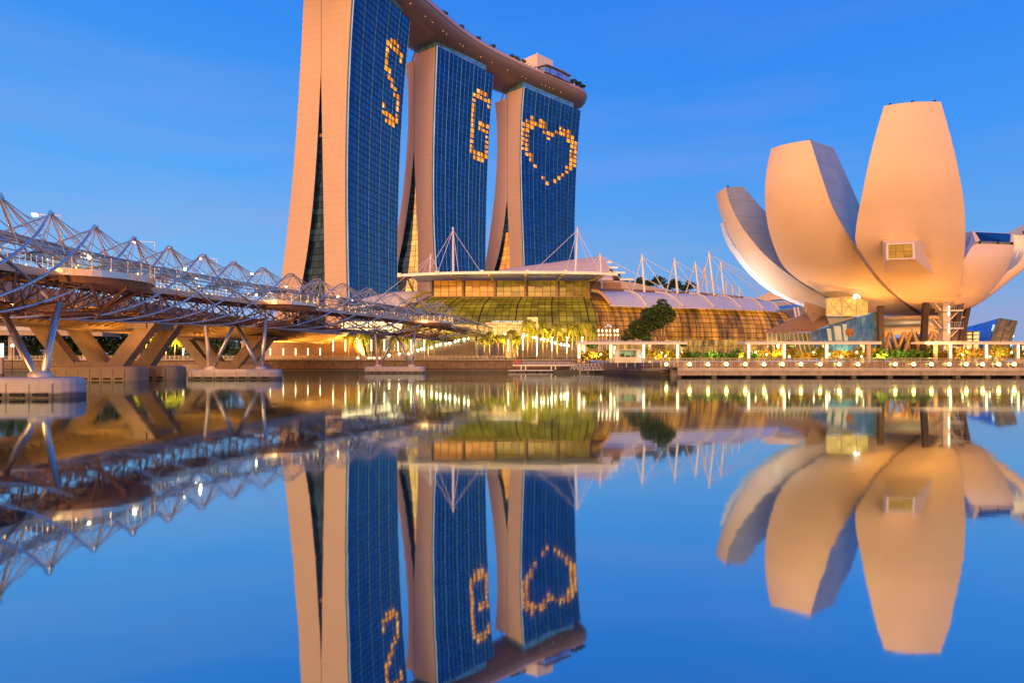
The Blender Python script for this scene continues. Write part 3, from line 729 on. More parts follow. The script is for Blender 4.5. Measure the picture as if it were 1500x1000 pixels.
# mall base: shopfronts
mb = MB()
mb.grid([[P(px, 0, 247).xy.to_3d() + Vector((0, 0, z)) for px in np.linspace(505, 1150, 60)] for z in (GL, 6.0, 8.6, 10.9)], uv=lambda i, j: (j * 1.5, i))
mb.build('shopfront', M['shop'], root)
mb = MB()
mb.grid([[P(px, 0, 245.8).xy.to_3d() + Vector((0, 0, z)) for px in np.linspace(560, 700, 24)] for z in (7.3, 9, 10.9)], uv=lambda i, j: (j * .7, i))
mb.build('upper_shopfront', M['shopgreen'], root)
mb = MB()
mb.beam(Vector((P(560, 0, 245).x, 245, 7.1)), Vector((P(702, 0, 245).x, 245, 7.1)), .7, .45)
mb.beam(Vector((P(560, 0, 245).x, 245, 10.9)), Vector((P(880, 0, 245).x, 245, 10.9)), .9, .7)
for px in np.linspace(515, 868, 34): mb.box((P(px, 0, 245.4).x, 245.4, 7.0), (.6, .5, 7.2))
mb.build('shop_column', M['cream'], root)
mb = MB()
for a, b in ((700, 738), (765, 792), (800, 845)):
    mb.slab([P(a, 0, 243.5).xy.to_3d() + Vector((0, 0, GL)), P(b, 0, 243.5).xy.to_3d() + Vector((0, 0, GL)), P(b, 0, 243.5).xy.to_3d() + Vector((0, 0, 9.6)), P(a, 0, 243.5).xy.to_3d() + Vector((0, 0, 9.6))], (0, 1, 0))
mb.build('stone_panel', M['paving'], root)
mb = MB(); mb.slab([P(800, 494.5, 242), P(878, 494.5, 242), P(878, 500.5, 242), P(800, 500.5, 242)], (0, 2, 0)); mb.build('lit_fascia', emit('yellow_fascia', (.85, .50, .06), .55, .2, .2), root)
mb = MB(); mb.slab([P(870, 497, 240), P(1100, 498, 258), P(1100, 503, 258), P(870, 503, 240)], (0, 3, 0)); mb.build('awning', simple('grey_awning', (.35, .30, .34), .5), root)
mb = MB(); mb.grid([[P(872 + (1110 - 872) * k / 26, y, 238 + 18 * k / 26) for k in range(27)] for y in (528.5, 516, 503)], uv=lambda i, j: (j * 2, i)); mb.build('wing_shopfront', M['shop'], root)
# right wing
EV = [(893.7, 446.6), (948, 448.5), (1002, 450), (1047, 451), (1087, 452.7), (1119, 454), (1142.7, 456)]
RG = [(865, 425.7), (914.8, 426.6), (960, 428.4), (1010, 430.3), (1051, 434), (1089, 437.5), (1119, 443)]
ev = [P(a, b, 20.6 / (HY - b) * 1000) for a, b in EV]; rg = [P(a, b, 20.6 / (HY - EV[i][1]) * 1000 + 9) for i, (a, b) in enumerate(RG)]
def arc(e, r_): return catmull([r_, (e * .45 + r_ * .55) + Vector((0, 0, 1.7)), e], 9)
NS = 25
evs = catmull(ev, NS); rgs = catmull(rg, NS)
mb = MB(); rows = [arc(e, r_) for e, r_ in zip(evs, rgs)]
mb.grid(rows); mb.grid([[p - Vector((0, 0, .4)) for p in r_] for r_ in rows]); mb.grid([[r_[-1] for r_ in rows], [r_[-1] - Vector((0, 0, .4)) for r_ in rows]]); mb.grid([rows[0], [p - Vector((0, 0, .4)) for p in rows[0]]])
mb.build('wing_roof', M['roof'], root, smooth=True)
for i, (e, r_) in enumerate(zip(ev, rg)):
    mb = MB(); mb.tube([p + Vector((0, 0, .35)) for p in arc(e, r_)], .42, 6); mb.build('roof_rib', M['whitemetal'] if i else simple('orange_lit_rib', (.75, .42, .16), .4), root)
mb = MB(); mb.tube([p + Vector((0, .6, .5)) for p in rgs], .5, 5); mb.build('ridge_beam', M['brownroof'], root)
ext = [P(866, 447, 247)] + list(evs) + [P(1160, 458, 292)]
es = catmull(ext, 34)
gpf = [(-6, 25.6), (-3.2, 24.2), (-.9, 21.8), (.8, 18.6), (1.8, 15), (2.2, 11), (2.2, 10.6)]
rows = []
for i, e in enumerate(es):
    t_ = (es[min(i + 1, 33)] - es[max(i - 1, 0)]); t_.z = 0; t_.normalize(); o_ = Vector((t_.y, -t_.x, 0))
    rows.append(catmull([Vector((e.x, e.y, 0)) + o_ * a + Vector((0, 0, z)) for a, z in gpf], 11))
mb = MB(); mb.grid(rows, uv=lambda i, j: (i, j)); mb.build('wing_glazing', M['wingglass'], root, smooth=True)
mb = MB()
for r_ in rows: mb.tube([p + Vector((0, -.1, 0)) for p in r_], .12, 4)
for j in range(11): mb.tube([r_[j] + Vector((0, -.12, 0)) for r_ in rows], .10, 4)
mb.build('wing_mullion', M['mullion'], root)
# left wing roof
evl = [P(512, 451, 250), P(545, 446, 250), P(592, 446.5, 250)]; rgl = [P(555, 436, 262), P(583, 428, 262), P(634, 427, 262)]
e2 = catmull(evl, 10); r2 = catmull(rgl, 10)
rows = [arc(e, r_) for e, r_ in zip(e2, r2)]
mb = MB(); mb.grid(rows); mb.grid([[p - Vector((0, 0, .4)) for p in r_] for r_ in rows]); mb.grid([[r_[-1] for r_ in rows], [r_[-1] - Vector((0, 0, .4)) for r_ in rows]])
mb.build('side_roof', simple('side_roof_white', (.70, .66, .66), .4, .1, var=.05), root, smooth=True)
mb = MB(); mb.tube([p - Vector((0, 0, .3)) for p in rows[-1]], .55, 6); mb.beam(rows[-1][0], P(640, 427.5, 262), 1, 1.2); mb.build('side_rib', M['yellowsteel'], root)
mb = MB(); rl = []
for y, D, o_ in ((444, 255, 0), (455, 251, -3), (470, 249, -5), (498, 249, -6)): rl.append([P(px + o_, y, D) for px in np.linspace(505, 628, 12)])
mb.grid(rl, uv=lambda i, j: (j, i * 2)); mb.build('side_glazing', uv_glass('side_glass', (.25, .32, .40), .1, .8, .35, .05, em=(.5, .45, .2), em_str=.06, vline=((1, .07), (1, .07))), root)
# entrance portal with lettering
mb = MB()
for px in (713, 787): mb.box((P(px, 0, 239).x, 239, (GL + 16) / 2), (1.0, 1.2, 16 - GL))
mb.beam(P(711, 473.5, 239), P(773, 473.5, 239), 1.0, .7); mb.beam(P(714, 478.8, 239.2), P(787, 478.8, 239.2), .5, .35)
mb.box(P(780, 468, 239), (3.6, 2, 1.6)); mb.box((P(774, 0, 239).x, 239, 13), (.6, 1, 10)); mb.box((P(786.6, 0, 239).x, 238.8, 12), (.6, 1, 12))
for px in (728, 741.5, 755): mb.box((P(px, 0, 239.2).x, 239.3, 12.2), (.25, .4, 8))
mb.build('entrance_portal', M['cream'], root)
mb = MB(); mb.grid([[P(px, y, 240.5) for px in np.linspace(714, 787, 11)] for y in (496, 487, 479, 474)], uv=lambda i, j: (j, i)); mb.build('entrance_glazing', M['shop'], root)
def text(name, body, loc, size, m, parent, rot=(R(90), 0, 0), ext=.04, ax='LEFT', shear=0):
    c = bpy.data.curves.new(name, 'FONT'); c.body = body; c.size = size; c.extrude = ext; c.align_x = ax; c.materials.append(m); c.shear = shear
    o = bpy.data.objects.new(name, c); COL.objects.link(o); o.rotation_euler = rot
    o.parent = parent; o.location = Vector(loc) - Vector(parent['_base'])
    bpy.context.view_layer.update(); me = bpy.data.meshes.new_from_object(o.evaluated_get(bpy.context.evaluated_depsgraph_get())); o2 = bpy.data.objects.new(name, me); COL.objects.link(o2); o2.parent = parent; o2.location = o.location; o2.rotation_euler = rot
    bpy.data.objects.remove(o); o2.name = name; return o2
tx = text('lettering', 'SHOPPES AT MARINA BAY SANDS', P(720.6, 472.3, 238.6), .92, emit('sign_white', (1, .95, .85), 1.6), root); tx.scale = (.82, 1, 1)

# small logo on the glass beside the tree
mb = MB()
for (dx, dy, w_, h_) in ((0, 0, 3, 2.2), (3.4, -2, 3, 3.6), (7, 0, 4, 3.4), (6, -4, 1.4, 2)): mb.slab([P(885.5 + dx, 479.5 + dy * .8, 240.5), P(885.5 + dx + w_, 479.5 + dy * .8, 240.5), P(885.5 + dx + w_ * .7, 479.5 + dy * .8 - h_, 240.5), P(885.5 + dx + w_ * .3, 479.5 + dy * .8 - h_, 240.5)], (0, .2, 0))
mb.build('emblem', emit('emblem_white', (1, .85, .7), .9), root)

# theatre behind
root = thing('theatre', 'pale pink shell roofed theatre behind the mall canopy', 'building', (P(820, 0, 320).x, 320, GL))
tp = [(728, 406), (752, 399.5), (775, 395), (800, 389.6), (825, 385), (850, 380.8), (868, 378.2), (880, 377.3)]
for k in range(5):
    f0, f1 = k / 5, (k + 1) / 5 + .02
    mb = MB(); t0 = []; t1 = []
    for i, (a, b) in enumerate(tp):
        top = P(a, b, 338); bot = P(a + 8 + i * 1.2, 407, 300)
        arc_ = lambda f: top.lerp(bot, f) + Vector((0, 0, 3.2 * math.sin(math.pi * f)))
        t0.append(arc_(f0) + Vector((0, 0, .5))); t1.append(arc_(f1))
    mb.grid([t0, t1]); mb.grid([[p - Vector((0, 0, .5)) for p in t0], [p - Vector((0, 0, .5)) for p in t1]]); mb.grid([t1, [p - Vector((0, 0, .5)) for p in t1]])
    mb.build('roof_shell', M['pinkroof'], root)
for (a, b, y, D) in ((880, 896.5, 385, 318), (890, 905.5, 393, 312), (898, 915.5, 400.6, 306), (908, 928, 410.3, 303)):
    mb = MB(); mb.slab([P(a, y, D), P(b, y, D), P(b, y, D + 22), P(a, y, D + 22)], (0, 0, .8)); mb.build('roof_blade', M['roof'], root)
    mb = MB(); mb.slab([P(a - 6, y + .6, D + 3), P(b - 7, y + .6, D + 3), P(b - 6, y + 8.5, D + 3), P(a - 6, y + 8.5, D + 3)], (0, 12, 0)); mb.build('void_shade', M['dark'], root)  # dark slab standing in for the shaded void below the blade
mb = MB(); mb.slab([P(858, 404, 302), P(897, 403.5, 302), P(899, 410.5, 302), P(930, 414, 302), P(1002, 431, 302), P(858, 431, 302)], (0, 25, 0)); mb.build('ramp_wall', simple('mauve_wall', (.44, .37, .38), .6, var=.08, seams=(0, 2.2, .1, .2)), root)
for y in (412, 420): 
    mb = MB(); mb.beam(P(858, y, 301.6), P(896, y, 301.6), .5, .7); mb.build('string_course', M['pinkroof'], root)
# garden trees on the terrace
def big_tree(name, label, base, h, lobes, m, nleaf, size, group=None, limbs=None, tr=.35):
    t = thing(name, label, 'tree', base, group)
    mb = MB()
    for (dx, dy, dz, rx, ry, rz) in lobes:
        vol = rx * ry * rz
        leaves(mb, (base[0] + dx, base[1] + dy, base[2] + dz), (rx, ry, rz), max(40, int(nleaf * (rx * rz))), size)
    mb.build('crown', m, t)
    mb = MB(); mb.tube([base, (base[0] + .2, base[1], base[2] + h * .3), (base[0] - .1, base[1], base[2] + h * .6)], [tr, tr * .8, tr * .5], 7)
    for (dx, dy, dz, *_q) in lobes:
        mb.tube([(base[0], base[1], base[2] + h * .28), (base[0] + dx * .55, base[1] + dy * .55, base[2] + h * .28 + (dz - h * .28) * .6), (base[0] + dx, base[1] + dy, base[2] + dz)], [tr * .55, tr * .35, tr * .12], 5)
    mb.build('trunk', M['bark'], t)
    return t
for i, (px, py, w_, lab) in enumerate([(936, 415, 9, 'flat topped terrace tree beside the first tall mast'), (962, 413, 11, 'widest flat topped tree on the mall terrace'), (985, 418, 10, 'round terrace tree between two roof masts'), (1008, 420, 9, 'low round terrace tree right of the second mast'), (946, 420, 5, 'small terrace tree under the wide flat crown')]):
    b_ = P(px, 430, 306); r_ = w_ * .306
    big_tree('terrace_tree', lab, (b_.x, 306, b_.z), 6, [(-r_ * .7, 0, P(0, py, 306).z - b_.z - .4, r_ * .8, r_, 1.5), (r_ * .5, .8, P(0, py, 306).z - b_.z + .5, r_ * .9, r_, 1.6), (0, -1, P(0, py, 306).z - b_.z + 1.4, r_ * .6, r_ * .7, 1.2)], M['roofTree'], 34, .75, 'trees on the mall terrace', tr=.25)
# far right roofs
t = thing('exhibition_hall', 'distant hall with pale louvred sloping roofs', 'building', (P(1150, 0, 310).x, 310, GL))
mb = MB()
for k in range(6): mb.slab([P(1098 + k * 5, 442 - k * 2.4, 318 + k * 2), P(1192, 434 - k * 1.2, 318 + k * 2), P(1192, 436 - k * 1.2, 324 + k * 2), P(1098 + k * 5, 444 - k * 2.4, 324 + k * 2)], (0, 0, .5))
mb.build('louvre_roof', M['pinkroof'], t)
mb = MB(); mb.slab([P(1085, 446, 300), P(1190, 438, 300), P(1190, 470, 300), P(1085, 470, 300)], (0, 10, 0)); mb.build('wall', simple('hall_wall', (.40, .38, .42), .6, seams=(0, 1.2, .15, .4)), t)
mb = MB(); mb.slab([P(1125, 452, 290), P(1180, 444, 296), P(1186, 447, 280), P(1132, 457, 280)], (0, 0, .4)); mb.build('blue_roof', simple('blue_roof', (.12, .28, .55), .35, .3), t)
mb = MB()
for a in (1163, 1168): mb.beam(P(a, 450, 279), P(a + 3, 466, 279), .7, .7)
mb.box(P(1167, 470, 277), (5, 4, 2)); mb.build('column', M['whitemetal'], t)
# roof masts with stays
MASTS = [((663.6, 334.4), (664, 402), 262, [(625, 401), (640, 402), (706, 401), (672, 402)], .55, 'tall white mast on the left of the mall canopy'),
 ((631, 374), (629, 427), 266, [(560, 432), (586, 430), (606, 428), (645, 400)], .5, 'short white mast left of the canopy behind the bridge'),
 ((846, 334.4), (843, 400), 262, [(779, 400), (828, 401), (866, 398), (880, 402)], .55, 'tall white mast on the right of the mall canopy'),
 ((879, 372), (882, 426), 262, [(852, 400), (930, 433), (870, 424), (1000, 436)], .5, 'white mast at canopy right end, first of the wing'),
 ((940.5, 374), (944, 428), 263, [(926, 428), (980, 433), (984, 440), (1055, 440)], .5, 'second wing mast, left of the flat topped trees'),
 ((988, 379), (992.6, 430), 266, [(976, 430), (1025, 434), (1030, 440), (1090, 444)], .5, 'third wing mast, right of the flat topped trees'),
 ((1018.5, 384.7), (1023.7, 431), 270, [(1004, 430), (1052, 438), (1075, 445)], .48, 'fourth wing mast, right of the terrace trees'),
 ((1032, 391), (1036.8, 432), 285, [(1022, 432), (1062, 440)], .45, 'shorter mast just left of the tallest wing mast'),
 ((1038.4, 369.5), (1046, 433), 278, [(1026, 432), (1110, 410), (1160, 448), (1090, 446)], .5, 'tallest wing mast, before the museum petals'),
 ((1055.4, 383.8), (1061, 435), 284, [(1042, 434), (1118, 430), (1140, 452), (1100, 446)], .48, 'rightmost tall wing mast, nearest the museum'),
 ((1063, 412), (1065, 437), 292, [(1078, 440)], .35, 'stub mast behind the rightmost tall mast'),
 ((1072, 416), (1074, 440), 296, [(1086, 444)], .35, 'stub mast in the middle of the small row'),
 ((1082, 419), (1084, 442), 300, [(1098, 446)], .35, 'smallest stub mast beside the museum petal')]
for a, b, D, stays, r_, lab in MASTS:
    A_, B_ = P(*a, D), P(*b, D)
    t = thing('roof_mast', lab, 'mast', B_, 'cable stayed masts on the mall roof')
    mb = MB(); mb.tube([B_, B_.lerp(A_, .5), A_], [r_ * .9, r_ * .85, r_ * .55], 8); mb.build('pole', M['whitemetal'], t)
    mb = MB(); mb.sphere(A_, r_ * .9, 8); mb.build('cap', M['whitemetal'], t)
    for k, s_ in enumerate(stays):
        e_ = P(*s_, D - 8 if k % 2 else D + 3); mb = MB(); mb.tube([B_.lerp(A_, .96), e_], .22 if k == 0 and b[0] > 900 else .11, 4); mb.build('stay', M['whitemetal'], t)

# ================================================================== lotus shaped museum
AX = Vector((95.7, 165, 0))
root = thing('museum', 'lotus shaped museum with huge pale upswept petals', 'museum', (AX.x, AX.y, GR))
def petal(L, Rr, k0, k1, bulge, n=30, m=10, sides=('l', 'r'), cap=True, mside=None):
    Lp = catmull([P(*p) for p in L], n); Rp = catmull([P(*p) for p in Rr], n); rows = []; inn = []
    for i in range(n):
        t_ = i / (n - 1); row = []; irow = []
        k = (k0 + (k1 - k0) * min(1, t_ / .5)) * (1 if t_ < .5 else max(.04, 1 - (t_ - .5) / .33))
        for j in range(m + 1):
            u = j / m; p = Lp[i].lerp(Rp[i], u); o_ = (p - AX); o_.z = 0; o_.normalize()
            p = p + o_ * bulge * 4 * u * (1 - u) * (1 - t_) ** .5 * min(1, .35 + 2 * t_)
            row.append(p); q_ = p + (Vector((AX.x, AX.y, p.z)) - p) * k; q_.z += .5 * (1 - t_); irow.append(q_)
        rows.append(row); inn.append(irow)
    mb = MB(); mb.grid(rows); po = mb.build('petal', M['museum'], root, smooth=True)
    mb = MB()
    if cap: mb.grid([rows[0], inn[0]])
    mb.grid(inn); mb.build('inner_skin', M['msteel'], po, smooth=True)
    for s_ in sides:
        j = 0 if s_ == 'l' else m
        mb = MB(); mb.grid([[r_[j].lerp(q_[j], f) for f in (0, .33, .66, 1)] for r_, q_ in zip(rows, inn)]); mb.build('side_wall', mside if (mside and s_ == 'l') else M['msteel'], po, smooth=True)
    for u in (.12, .5, .9):
        mb = MB(); p = inn[0][int(u * m)].lerp(rows[0][int(u * m)], .8); mb.beam(p - Vector((0, 0, .1)), p + Vector((0, 0, .5)), .35, .35); mb.build('roof_lamp', M['dark'], po)
    return po, rows
# C: the tall petal facing the bay
CL = [(1295, 155.5, 127.5), (1282, 200, 127), (1271, 245, 127), (1262, 290, 128.5), (1255.5, 322, 130.5), (1253, 356, 132.5), (1262, 372, 135), (1279, 396, 139), (1298, 418, 143.5), (1323, 440, 150), (1348, 456, 157), (1352, 464, 164)]
CR = [(1378, 149.5, 127.5), (1388, 183, 127), (1398, 222, 127), (1407, 265, 128), (1412.5, 300, 130), (1414, 333, 132), (1413, 370, 135), (1409.5, 402, 139), (1405, 424, 143), (1399, 441, 149), (1391, 453, 156), (1378, 463, 164)]
petal(CL, CR, .12, .30, 3.0)
# B: the second tall petal, left of it
BL = [(1129.5, 218, 139), (1124, 243, 139), (1120.8, 272, 139), (1121, 300, 140), (1125, 332, 141.5), (1134, 362, 143.5), (1146, 388, 146), (1162, 404, 149), (1186, 420, 152.5), (1212, 434, 156), (1250, 452, 160), (1300, 463, 164)]
BR = [(1187, 205.5, 134), (1195, 232, 133.5), (1206, 266, 133.5), (1218, 300, 134.5), (1233, 329, 136.5), (1252, 358, 139.5), (1266, 380, 142), (1281, 404, 145), (1299, 424, 149), (1318, 440, 153), (1338, 455, 159), (1350, 464, 164)]
petal(BL, BR, .20, .62, 2.6)
# A: the slim petal at the left
AL = [(1049, 286, 156), (1052, 302, 156), (1057, 318, 156.5), (1067, 343, 157), (1080.5, 367, 157.5), (1098, 391, 158), (1126, 419, 159), (1152, 434, 160), (1181, 446, 162), (1230, 460, 164)]
AR = [(1063, 274.5, 151), (1068, 294, 151), (1077, 315, 151), (1087, 333, 151), (1100, 350, 151.5), (1116, 369, 152), (1142, 392, 153), (1170, 412, 155), (1208, 436, 158.5), (1260, 458, 163)]
petal(AL, AR, .09, .45, .8)
# W: steel edge of the petal behind it, its lit white painted in
WL = [(1054.3, 327, 168), (1064, 356, 168), (1080, 381, 168), (1100, 404, 168), (1130, 428, 168), (1155, 441, 168), (1181, 450.5, 168)]
WR = [(1059.5, 326, 162.5), (1068.5, 349, 162.5), (1083, 371, 162.5), (1102, 396, 163), (1132, 422, 163.5), (1160, 437, 164), (1186, 447.5, 165)]
def strip_petal(L, Rr, m, back):
    n = 20; a = catmull([P(*p) for p in L], n); b = catmull([P(*p) for p in Rr], n); mb = MB()
    bk = [p + back for p in b]; ak = [p + back for p in a]
    mb.grid([[p, q_] for p, q_ in zip(a, b)]); mb.grid([[p, q_] for p, q_ in zip(b, bk)]); mb.grid([[p, q_] for p, q_ in zip(a, ak)]); mb.grid([[p, q_] for p, q_ in zip(ak, bk)]); mb.poly([a[0], b[0], bk[0], ak[0]])
    return mb.build('petal', m, root, smooth=False)
tag(strip_petal(WL, WR, M['mwhite'], Vector((6, 7, -.5))), 'steel petal edge lit to white')
# D: the low petal at the right with a skylight
DL = [(1428, 357, 146), (1424, 361, 145.5), (1414, 377, 143.5), (1404, 394, 143.5), (1396, 418, 146), (1390, 440, 151), (1384, 456, 158), (1375, 464, 164)]
DR = [(1486, 359, 150), (1484.5, 368, 149.5), (1480, 382, 149.5), (1472, 400, 150), (1462, 415, 151.5), (1449, 430, 153.5), (1428, 447, 157), (1404, 459, 161)]
po, rows = petal(DL, DR, .0, .45, 1.6, cap=False, n=24)
tp_ = [P(1424, 339, 150), P(1484, 342, 156), P(1486.5, 358.5, 150), P(1429.5, 356, 146)]
mb = MB(); mb.slab(tp_, (1.5, 5, -1.0)); mb.build('skylight_frame', M['museum'], po)
inset = [tp_[0].lerp(tp_[2], .07), tp_[1].lerp(tp_[3], .07), tp_[2].lerp(tp_[0], .12), tp_[3].lerp(tp_[1], .12)]
nrm_ = (inset[1] - inset[0]).cross(inset[2] - inset[1]).normalized()
nrm_ = nrm_ if nrm_.y < 0 else -nrm_
mb = MB(); mb.slab([p + nrm_ * .12 for p in inset], -nrm_ * .1); mb.build('skylight', uv_glass('skylight_glass', (.010, .016, .06), .1, .7, .1, .0), po)
mb = MB(); mb.poly([P(1411, 341, 152), P(1423.5, 339, 150.05), P(1430, 356, 146.05), P(1414, 378, 143.6), P(1408, 378, 150)]); mb.poly([P(1411, 341, 152), P(1423.5, 339, 150.05), P(1438, 340, 158), P(1420, 342, 160)]); mb.build('side_wall', M['msteel'], po)
# dark recess between the two tall petals
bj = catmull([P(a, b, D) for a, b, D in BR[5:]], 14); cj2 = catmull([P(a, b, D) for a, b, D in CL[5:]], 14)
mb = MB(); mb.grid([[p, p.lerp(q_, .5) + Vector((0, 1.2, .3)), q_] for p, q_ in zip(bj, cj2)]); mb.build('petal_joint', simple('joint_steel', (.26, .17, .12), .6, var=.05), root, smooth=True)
# E: the petal beyond, leaving the picture
EL = [(1499, 345, 158), (1499, 372, 157.5), (1489, 388, 156.5), (1472, 401, 156), (1452, 428, 157), (1428, 448, 160), (1400, 460, 164)]
ER = [(1560, 318, 158), (1549, 340, 157.5), (1533, 362, 157), (1510, 386, 156.8), (1478, 412, 157.5), (1443, 438, 160), (1410, 458, 164)]
petal(EL, ER, .16, .5, .5, n=20)
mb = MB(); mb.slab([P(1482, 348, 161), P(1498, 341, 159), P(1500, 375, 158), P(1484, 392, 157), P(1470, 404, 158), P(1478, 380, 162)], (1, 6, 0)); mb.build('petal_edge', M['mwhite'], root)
# bowl, ring and drum below
mb = MB(); mb.lathe([(11.6, 13.4), (11, 12.9), (10.5, 12.6), (4, 12.5), (.01, 12.5)], (AX.x, AX.y, 0), 40); mb.build('bowl', M['museum'], root, smooth=True)
mb = MB(); mb.lathe([(9.9, 11.2), (10.4, 11.2), (10.4, 12.7), (9.9, 12.7)], (AX.x, AX.y, 0), 40); mb.build('ring_beam', M['msteel'], root, smooth=True)
mb = MB(); mb.lathe([(8.8, 9.9), (8.8, 12.6)], (AX.x, AX.y, 0), 40); mb.build('drum', M['museum'], root, smooth=True)
mb = MB()
for k in range(12):
    a0 = 2 * math.pi * k / 12 + .1
    for s_ in (-1, 1):
        a1 = a0 + s_ * 2 * math.pi / 24 * 1.05
        mb.beam(AX + Vector((8.5 * math.cos(a0), 8.5 * math.sin(a0), 10.6)), AX + Vector((8.5 * math.cos(a1), 8.5 * math.sin(a1), GR)), .55, .55)
mb.build('lattice_column', simple('lattice_timber_tone', (.46, .32, .16), .6), root)
for (tx_, ty_, bx_, by_, D, w_) in ((1289.5, 452, 1291, 530, 152, 1.15), (1356, 447, 1351, 530, 150, 1.15), (1407, 444, 1389, 530, 154, 1.15), (1418, 447, 1401, 530, 158, 1.1), (1339, 466, 1337, 530, 172, 1.6), (1240, 452, 1245, 530, 165, 1.5)):
    A_ = P(tx_, ty_, D); B_ = P(bx_, by_, D); B_.z = GR
    mb = MB(); mb.beam(B_, A_ + (A_ - B_).normalized() * .6, w_, w_ * .8); mb.build('column', M['brownleg'], root)
# window box on the tall petal
fc = [P(1298, 357.5, 127), P(1338.5, 355.5, 127), P(1339.5, 379, 127), P(1298, 380.5, 127)]
bs = [P(1292, 352, 131.3), P(1348, 350, 131.3), P(1368, 403, 135.6), P(1294.5, 399.5, 135.6)]
mb = MB()
for i in range(4): mb.poly([fc[i], fc[(i + 1) % 4], bs[(i + 1) % 4], bs[i]])
pod = mb.build('window_box', M['museum'], root)
cen = sum(fc, Vector()) / 4; ins = [p.lerp(cen, .13) for p in fc]
mb = MB()
for i in range(4): mb.slab([fc[i] - Vector((0, .15, 0)), fc[(i + 1) % 4] - Vector((0, .15, 0)), ins[(i + 1) % 4] - Vector((0, .15, 0)), ins[i] - Vector((0, .15, 0))], (0, .3, 0))
mb.build('window_frame', M['white'], pod)
mb = MB(); mb.poly([p + Vector((0, .1, 0)) for p in (ins[3], ins[2], ins[1], ins[0])], uv=[(0, 0), (3, 0), (3, 4), (0, 4)])
mb.build('window_glass', uv_glass('museum_window', (.2, .14, .05), .15, .4, .2, .0, em=(1, .50, .05), em_str=.30, em_var=.5, vline=((1, .04), (0, 0)), emscale=(.1, 1.1), line_col=(.03, .06, .05)), pod)
# escape stair tower
ST = P(1383.5, 0, 151); sx = ST.x
mb = MB(); mb.box((sx, 151, (GR + 17.3) / 2), (1.6, 1.6, 17.3 - GR)); stt = mb.build('stair_tower', simple('stair_core', (.70, .60, .50), .5), root)
mb = MB()
for z in (14.6, 10.7, 6.6): mb.box((sx + .45, 150.15, z - .4), (.28, .12, 2.0))
mb.build('wall_light', M['tubelight'], stt)
for z in (14.2, 10.3, 6.2):
    mb = MB(); mb.box((sx + .75, 150.6, z), (4.4, 3.0, .28)); mb.build('landing', M['whitemetal'], stt)
    mb = MB()
    for k in range(10): mb.beam((sx - 1.4 + k * .48, 149.15, z + .1), (sx - 1.4 + k * .48, 149.15, z + 1.35), .05, .05)
    mb.beam((sx - 1.45, 149.15, z + 1.35), (sx + 2.95, 149.15, z + 1.35), .07, .07); mb.beam((sx + 2.95, 149.15, z + .1), (sx + 2.95, 152, z + 1.35), .06, .06)
    mb.build('railing', M['steel'], stt)
    mb = MB(); mb.beam((sx - 1.3, 150.6, z), (sx - 3.0, 150.6, z + 1.95), 1.3, .22); mb.beam((sx - 1.3, 149.9, z + 1.1), (sx - 3.0, 149.9, z + 3.0), .06, .06)
    mb.build('stair_flight', M['bronze'], stt); mb = MB()
    mb.beam((sx + 2.9, 151.2, z), (sx + 1.0, 151.2, z - 1.95), 1.3, .22); mb.build('stair_flight', M['bronze'], stt)
# yellow lantern and crystalline lobby under the left petals
LP = lambda a, b, D: P(a, b, D + 7)
t = thing('lobby_pavilion', 'low glass lobby with brown sloping roof and blue facets', 'pavilion', (P(1205, 0, 147).x, 147, GR))
mb = MB(); mb.slab([LP(1122.5, 486.8, 143.6), LP(1188, 486, 143.6), LP(1215, 475.5, 146), LP(1210, 459.5, 152), LP(1181, 460.5, 154)], (0, .6, .35)); mb.build('roof', M['brownroof'], t)
mb = MB(); mb.slab([LP(1181, 441.8, 150), LP(1209.5, 452, 150), LP(1209.5, 461, 150), LP(1190, 472.5, 147.5), LP(1182, 461, 150)], (0, 1.2, 0)); mb.build('roof_fin', simple('brown_fin', (.30, .20, .15), .6), t)
mb = MB(); mb.grid([[LP(1124, 487.5, 144.2), LP(1145, 487.3, 144.2), LP(1166, 487.1, 144.2), LP(1187, 487, 144.2)], [LP(1124, 527, 145), LP(1150, 527, 145), LP(1173, 527, 145), LP(1197, 527, 145)]], uv=lambda i, j: (j * 3, i * 3)); mb.build('front_glazing', uv_glass('lobby_glass', (.18, .24, .2), .1, .5, .4, .04, em=(.8, .6, .2), em_str=.12, em_var=1, vline=((1, .07), (1, .05)), line_col=(.5, .42, .3)), t)
mb = MB()
for k in range(11): mb.beam(LP(1124 + k * 6.3, 487.6, 143.9), LP(1124 + k * 7.2 + 1, 527, 144.6), .18, .2)
mb.build('mullion', M['cream'], t)
blue = [LP(1188, 486, 143.5), LP(1285, 456.8, 146), LP(1285.5, 527, 146), LP(1198, 527, 143.5)]
def bq(u, v): return blue[0].lerp(blue[1], u).lerp(blue[3].lerp(blue[2], u), v)
M['blueglass'] = uv_glass('blue_facet_glass', (.012, .11, .46), .10, .45, .35, .06, em=(1, .62, .15), em_str=.10, em_var=1.0, emscale=(.45, .3))
mb = MB(); mb.grid([[bq(u / 12, v / 6) for u in range(13)] for v in range(7)], uv=lambda i, j: (j, 6 - i)); mb.build('blue_glazing', M['blueglass'], t)
mb = MB()
for u in range(13): mb.beam(bq(u / 12, 0) - Vector((0, .1, 0)), bq(u / 12, 1) - Vector((0, .1, 0)), .13, .13)
for v in range(7): mb.beam(bq(0, v / 6) - Vector((0, .1, 0)), bq(1, v / 6) - Vector((0, .1, 0)), .13, .13)
mb.build('facet_mullion', simple('blue_mullion', (.04, .14, .32), .35, .5), t)
